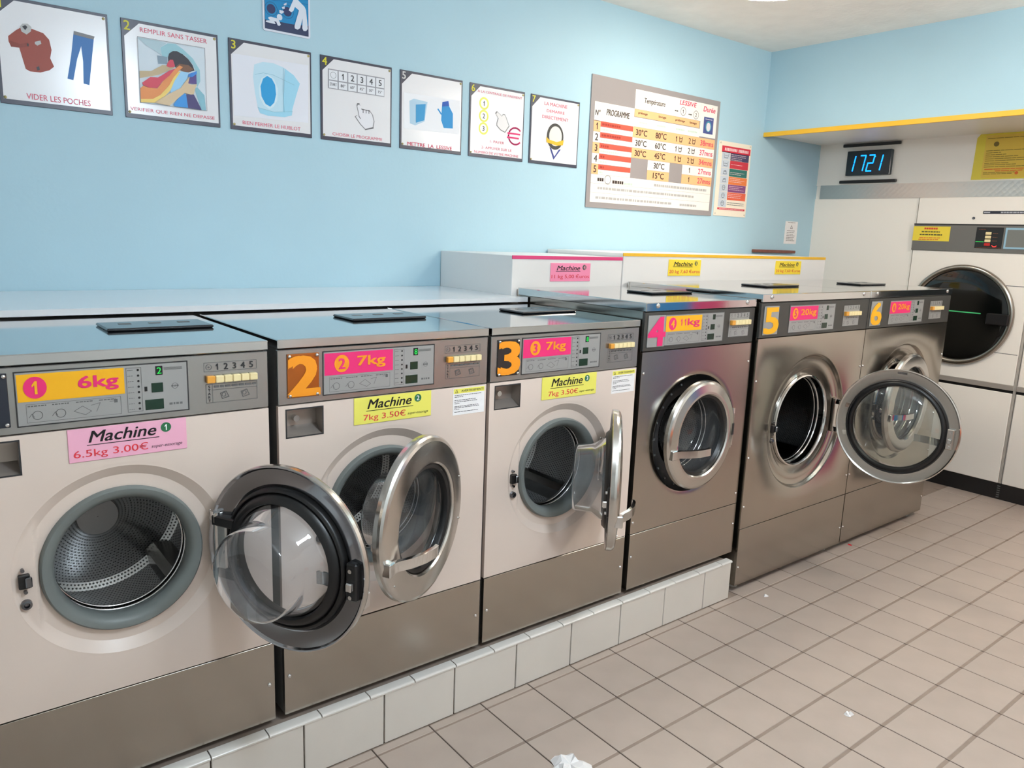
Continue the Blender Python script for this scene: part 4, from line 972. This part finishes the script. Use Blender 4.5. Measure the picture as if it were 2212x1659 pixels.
# ================================================================== end wall: dryers, clock, notices
def dryer(label):
    r = empty('tumble_dryer', (XD-.004, .5985, 0), -pi/2); tag(r, label, 'dryer', 'tumble dryers in the end wall')
    Wd = .716; ca, cb = .346, 1.126
    mb = MB(); mb.box(.004, Wd, .695, 1.8605, -.004, .012, .003); up = obj('upper_panel', mb, M_DRYER, r)
    mb = MB(); mb.box(.004, Wd, .104, .676, -.004, .010, .003); obj('lower_panel', mb, M_DRYER, r)
    mb = MB(); mb.box(.0, Wd+.02, 0., .103, -.004, .004); obj('base', mb, M_BLACK, r)
    mb = MB(); mb.box(.0, Wd+.014, .676, .695, -.004, .001); obj('vent_gap', mb, M_BLACK, r)
    mb = MB(); mb.box(.0, Wd+.006, .695, .728, .012, .016, .002); obj('trim_rail', mb, mat('grey_rail', (176, 168, 160), .4, .4), r)
    mb = MB(); mb.box(-.004, Wd, 1.524, 1.695, .012, .020, .002); fa = obj('control_fascia', mb, mat('dryer_fascia_grey', (112, 110, 106), .45, .2), r)
    mb = MB(); mb.box(-.004, Wd, 1.688, 1.6955, .0195, .0225, .001); obj('fascia_trim', mb, M_LINE, fa)
    mb = MB(); mb.box(-.004, .226, 1.585, 1.678, .020, .0215); yl = obj('price_label', mb, ink(240, 214, 70), fa)
    mb = MB(); mb.dashes(.065, .150, 1.664, .012, .0220, .01, .014, .002); mb.dashes(.04, .17, 1.605, .004, .0220, .01, .03, .003); mb.dashes(.035, .165, 1.594, .004, .0220, .01, .03, .003); obj('red_print', mb, ink(214, 74, 50), yl)
    mb = MB(); mb.dashes(.05, .165, 1.643, .007, .0220, .01, .02, .003); mb.dashes(.04, .18, 1.625, .009, .0220, .01, .02, .003); obj('dark_print', mb, ink(96, 92, 50), yl)
    mb = MB(); mb.box(.382, .534, 1.549, 1.676, .020, .023, .002); cp = obj('timer_panel', mb, M_BLACK, fa)
    for q in range(4):
        mb = MB(); z = 1.640-.0225*q; mb.box(.437, .470, z-.009, z+.009, .023, .030, .002); obj('timer_key', mb, M_CREAM if q < 3 else ink(190, 40, 40), cp)
    mb = MB(); mb.stroke([(.480, 1.568), (.488, 1.560), (.500, 1.560), (.506, 1.566)], .004, .0235); obj('red_light', mb, mat('red_led', (230, 60, 50), .4, emit=(240, 50, 50), estr=1.0), cp)
    mb = MB(); mb.dashes(.395, .435, 1.664, .002, .0235, .008, .015, .002); [mb.dashes(.478, .505, 1.640-.0225*q, .002, .0235, .006, .012, .002) for q in range(3)]; mb.dashes(.39, .53, 1.553, .0015, .0235, .01, .03, .002); obj('timer_print', mb, ink(150, 90, 60), cp)
    mb = MB(); mb.box(.385, .432, 1.5865, 1.5905, .0232, .0240); obj('green_glint', mb, M_LED, cp)  # glowing line that paints a green reflection on the timer panel
    mb = MB(); mb.box(.544, .680, 1.549, 1.676, .020, .024, .002); wn = obj('coin_window_frame', mb, ink(150, 186, 206), fa)
    mb = MB(); mb.box(.556, .668, 1.561, 1.664, .0235, .0246); obj('coin_window', mb, ink(120, 122, 118), wn)
    mb = MB(); mb.box(.400, .70, 1.758, 1.776, .012, .0145, .001); bg = obj('name_strip', mb, ink(40, 44, 58), r)
    mb = MB(); mb.dashes(.405, .445, 1.767, .007, .0149, .03, .04, .004); mb.dashes(.50, .69, 1.767, .008, .0149, .01, .02, .003); obj('name_print', mb, ink(170, 172, 180), bg)
    mb = MB(); mb.lathe([(.009, .012), (.0085, .016), (.004, .0165), (.0003, .014)], .350, 1.732, 0, 16); obj('key_lock', mb, M_DARKM, r, 40)
    for z0_, z1_ in ((1.327, 1.331), (.914, .918)): mb = MB(); mb.box(ca+.22, Wd-.004, z0_, z1_, .0118, .0125); obj('panel_seam', mb, M_GREYD, r)
    # door
    mb = MB(); mb.lathe([(.318, .012), (.318, .026), (.312, .034), (.300, .036), (.290, .032), (.284, .024), (.280, .016)], ca, cb, 0, 96); dr = obj('door', mb, M_DRING, r, 50)
    mb = MB(); mb.lathe([(.284, .020), (.272, .024), (.20, .030), (.0005, .034)], ca, cb, 0, 72); obj('door_glass', mb, M_DGLASS, dr, 60)
    mb = MB(); mb.box(ca+.17, ca+.296, 1.086, 1.156, .022, .046, .006); obj('door_handle', mb, M_BLACK, dr)
    mb = MB(); mb.box(ca-.075, ca+.135, 1.1445, 1.1515, .033, .0355, .001); o = obj('green_reflection', mb, mat('green_reflection', (60, 150, 96), .3, emit=(60, 170, 100), estr=.5), dr); o['label'] = 'thin green reflection painted across the black door glass'  # glowing bar that imitates a green reflection in the glass
    mb = MB(); mb.box(Wd+.002, Wd+.016, .104, 1.8605, -.004, .006); obj('side_strip', mb, mat('grey_side_strip', (172, 166, 158), .5), r)
    mb = MB()
    for q in range(6): mb.box(Wd+.001, Wd+.017, .012+.014*q, .018+.014*q, .0045, .007)
    obj('hose_clip', mb, M_GREYD, r)
    return r
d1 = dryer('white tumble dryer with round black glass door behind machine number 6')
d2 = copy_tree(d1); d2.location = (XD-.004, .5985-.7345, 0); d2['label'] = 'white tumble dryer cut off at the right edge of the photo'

# clock  (face towards -x)
ck = empty('wall_clock', (XD-.004, 1.120, 2.016), -pi/2); tag(ck, 'black digital wall clock showing 17 21 in blue digits', 'clock')
mb = MB(); mb.box(0, .313, 0, .166, .001, .034, .004); obj('case', mb, mat('clock_face', (30, 42, 50), .22), ck)
M_BLUE = mat('blue_digits', (20, 130, 255), .4, emit=(10, 140, 255), estr=2.6)
SEG = {'1': 'bc', '7': 'abc', '2': 'abged'}
mb = MB(); h2 = .052; wd = .036
for ch, a0 in (('1', .014), ('7', .086), ('2', .148), ('1', .206)):
    b0 = .028; sh = lambda b: (b-b0)*.16
    seg = dict(a=((0, 2*h2), (wd, 2*h2)), b=((wd, 2*h2-.004), (wd, h2+.004)), c=((wd, h2-.004), (wd, .004)), d=((0, 0), (wd, 0)), e=((0, .004), (0, h2-.004)), f=((0, h2+.004), (0, 2*h2-.004)), g=((0, h2), (wd, h2)))
    for k in SEG[ch]:
        (x0, y0), (x1, y1) = seg[k]; mb.stroke([(a0+x0+sh(b0+y0), b0+y0), (a0+x1+sh(b0+y1), b0+y1)], .0085, .0348)
mb.disc(.204, .122, .0348, .004, 10)
obj('digits', mb, M_BLUE, ck)
for a0, b0 in ((-.045, .196), (-.045, -.050)):
    mb = MB(); mb.box(a0, a0+.400, b0, b0+.020, .001, .022, .003); obj('black_rail', mb, M_BLACK, ck)
# yellow notice
yn = empty('yellow_notice', (XD-.004, .302, 1.966), -pi/2); tag(yn, 'yellow printed notice in a plastic sleeve above the dryers', 'notice')
mb = MB(); mb.prism([(.0, .0), (.42, .0), (.42, .272), (.022, .272), (.004, .25)], .0, .003); obj('sleeve', mb, ink(226, 206, 74, .25), yn)
mb = MB(); mb.rect(.055, .40, .008, .262, .0036); obj('sheet', mb, ink(224, 190, 78), yn)
mb = MB()
for z, e in ((.243, .40), (.170, .40), (.158, .15), (.146, .18), (.134, .25), (.122, .40), (.110, .29), (.096, .20), (.086, .24), (.074, .40), (.040, .24), (.032, .23)): mb.dashes(.065, e, z, .0032, .0042, .02, .06, .003)
mb.disc(.118, .208, .0042, .015, 16); obj('dark_print', mb, ink(120, 102, 46), yn)
mb = MB(); mb.dashes(.07, .40, .060, .005, .0042, .02, .05, .003); mb.dashes(.13, .28, .049, .005, .0042, .02, .05, .003); mb.disc(.25, .034, .0042, .010, 12); obj('red_print', mb, ink(220, 108, 50), yn)

# added unseen cabinet that gives machine 4 its blue and pink reflection
vc = empty('stand_in_cabinet', (XD-.02, -2.02, 0), -pi/2); tag(vc, 'blue and pink stand-in cabinet added out of view on the end wall', 'cabinet')
mb = MB(); mb.box(.0, .48, .0, 1.5, .0, .38, .006); obj('body', mb, ink(44, 116, 168), vc)
mb = MB(); mb.box(-.036, -.002, .0, 1.5, .0, .38, .004); obj('side_panel', mb, ink(226, 64, 126), vc)
mb = MB(); mb.box(.03, .45, .15, 1.45, .381, .39, .003); obj('door', mb, ink(40, 130, 190), vc)

# orange bench added out of view to tint the fascia of machine 2
bn = empty('bench', (1.0, -2.78, 0)); tag(bn, 'orange bench added out of view opposite the machines to tint machine 2', 'bench')
mb = MB(); mb.box(-.75, .75, .42, .46, -.21, .21, .012); obj('seat', mb, ink(236, 120, 40), bn)
mb = MB(); mb.box(-.75, .75, .50, .69, .18, .21, .012); obj('backrest', mb, ink(236, 120, 40), bn)
for a in (-.65, .65):
    for d in (-.16, .16): mb = MB(); mb.box(a-.016, a+.016, .0005, .42, d-.016, d+.016, .003); obj('leg', mb, M_CTRLD, bn)
    mb = MB(); mb.box(a-.014, a+.014, .455, .56, .165, .182, .002); obj('back_bracket', mb, M_CTRLD, bn)

# ================================================================== litter on the floor
def scrap(name, label, x, y, r, m, cat, hgt=.006, n=9, seed=1):
    rnd = random.Random(seed); mb = MB(); ring0 = []; ring1 = []
    for k in range(n):
        t_ = 2*pi*k/n; q = r*rnd.uniform(.6, 1.15); ring0.append((q*cos(t_), .0003+hgt*.15*rnd.random(), q*sin(t_))); ring1.append((q*.55*cos(t_+.2), hgt*rnd.uniform(.45, 1.), q*.55*sin(t_+.2)))
    i = mb.add(ring0+ring1+[(0, hgt*.5, 0)])
    for k in range(n): j = (k+1) % n; mb.f += [(i+k, i+j, i+n+j), (i+k, i+n+j, i+n+k), (i+n+k, i+n+j, i+2*n)]
    mb.f.append(tuple(i+k for k in range(n)))
    o = obj(name, mb, m, None, None, (x, y, 0)); tag(o, label, cat); return o
scrap('paper_scrap', 'tiny white paper scrap on the floor near the plinth end', 1.093, -.085, .014, M_PAPER, 'litter', .009, 8, 3)
scrap('paper_scrap', 'small white paper scrap in the middle of the open floor', .563, -.753, .017, M_PAPER, 'litter', .012, 8, 5)
scrap('crumpled_tissue', 'crumpled white tissue at the bottom edge of the photo', -.372, -.408, .062, M_PAPER, 'litter', .030, 16, 9)
scrap('red_scrap', 'small red plastic scrap by the foot of machine 6', 1.985, .008, .012, ink(214, 40, 50), 'litter', .006, 7, 4)
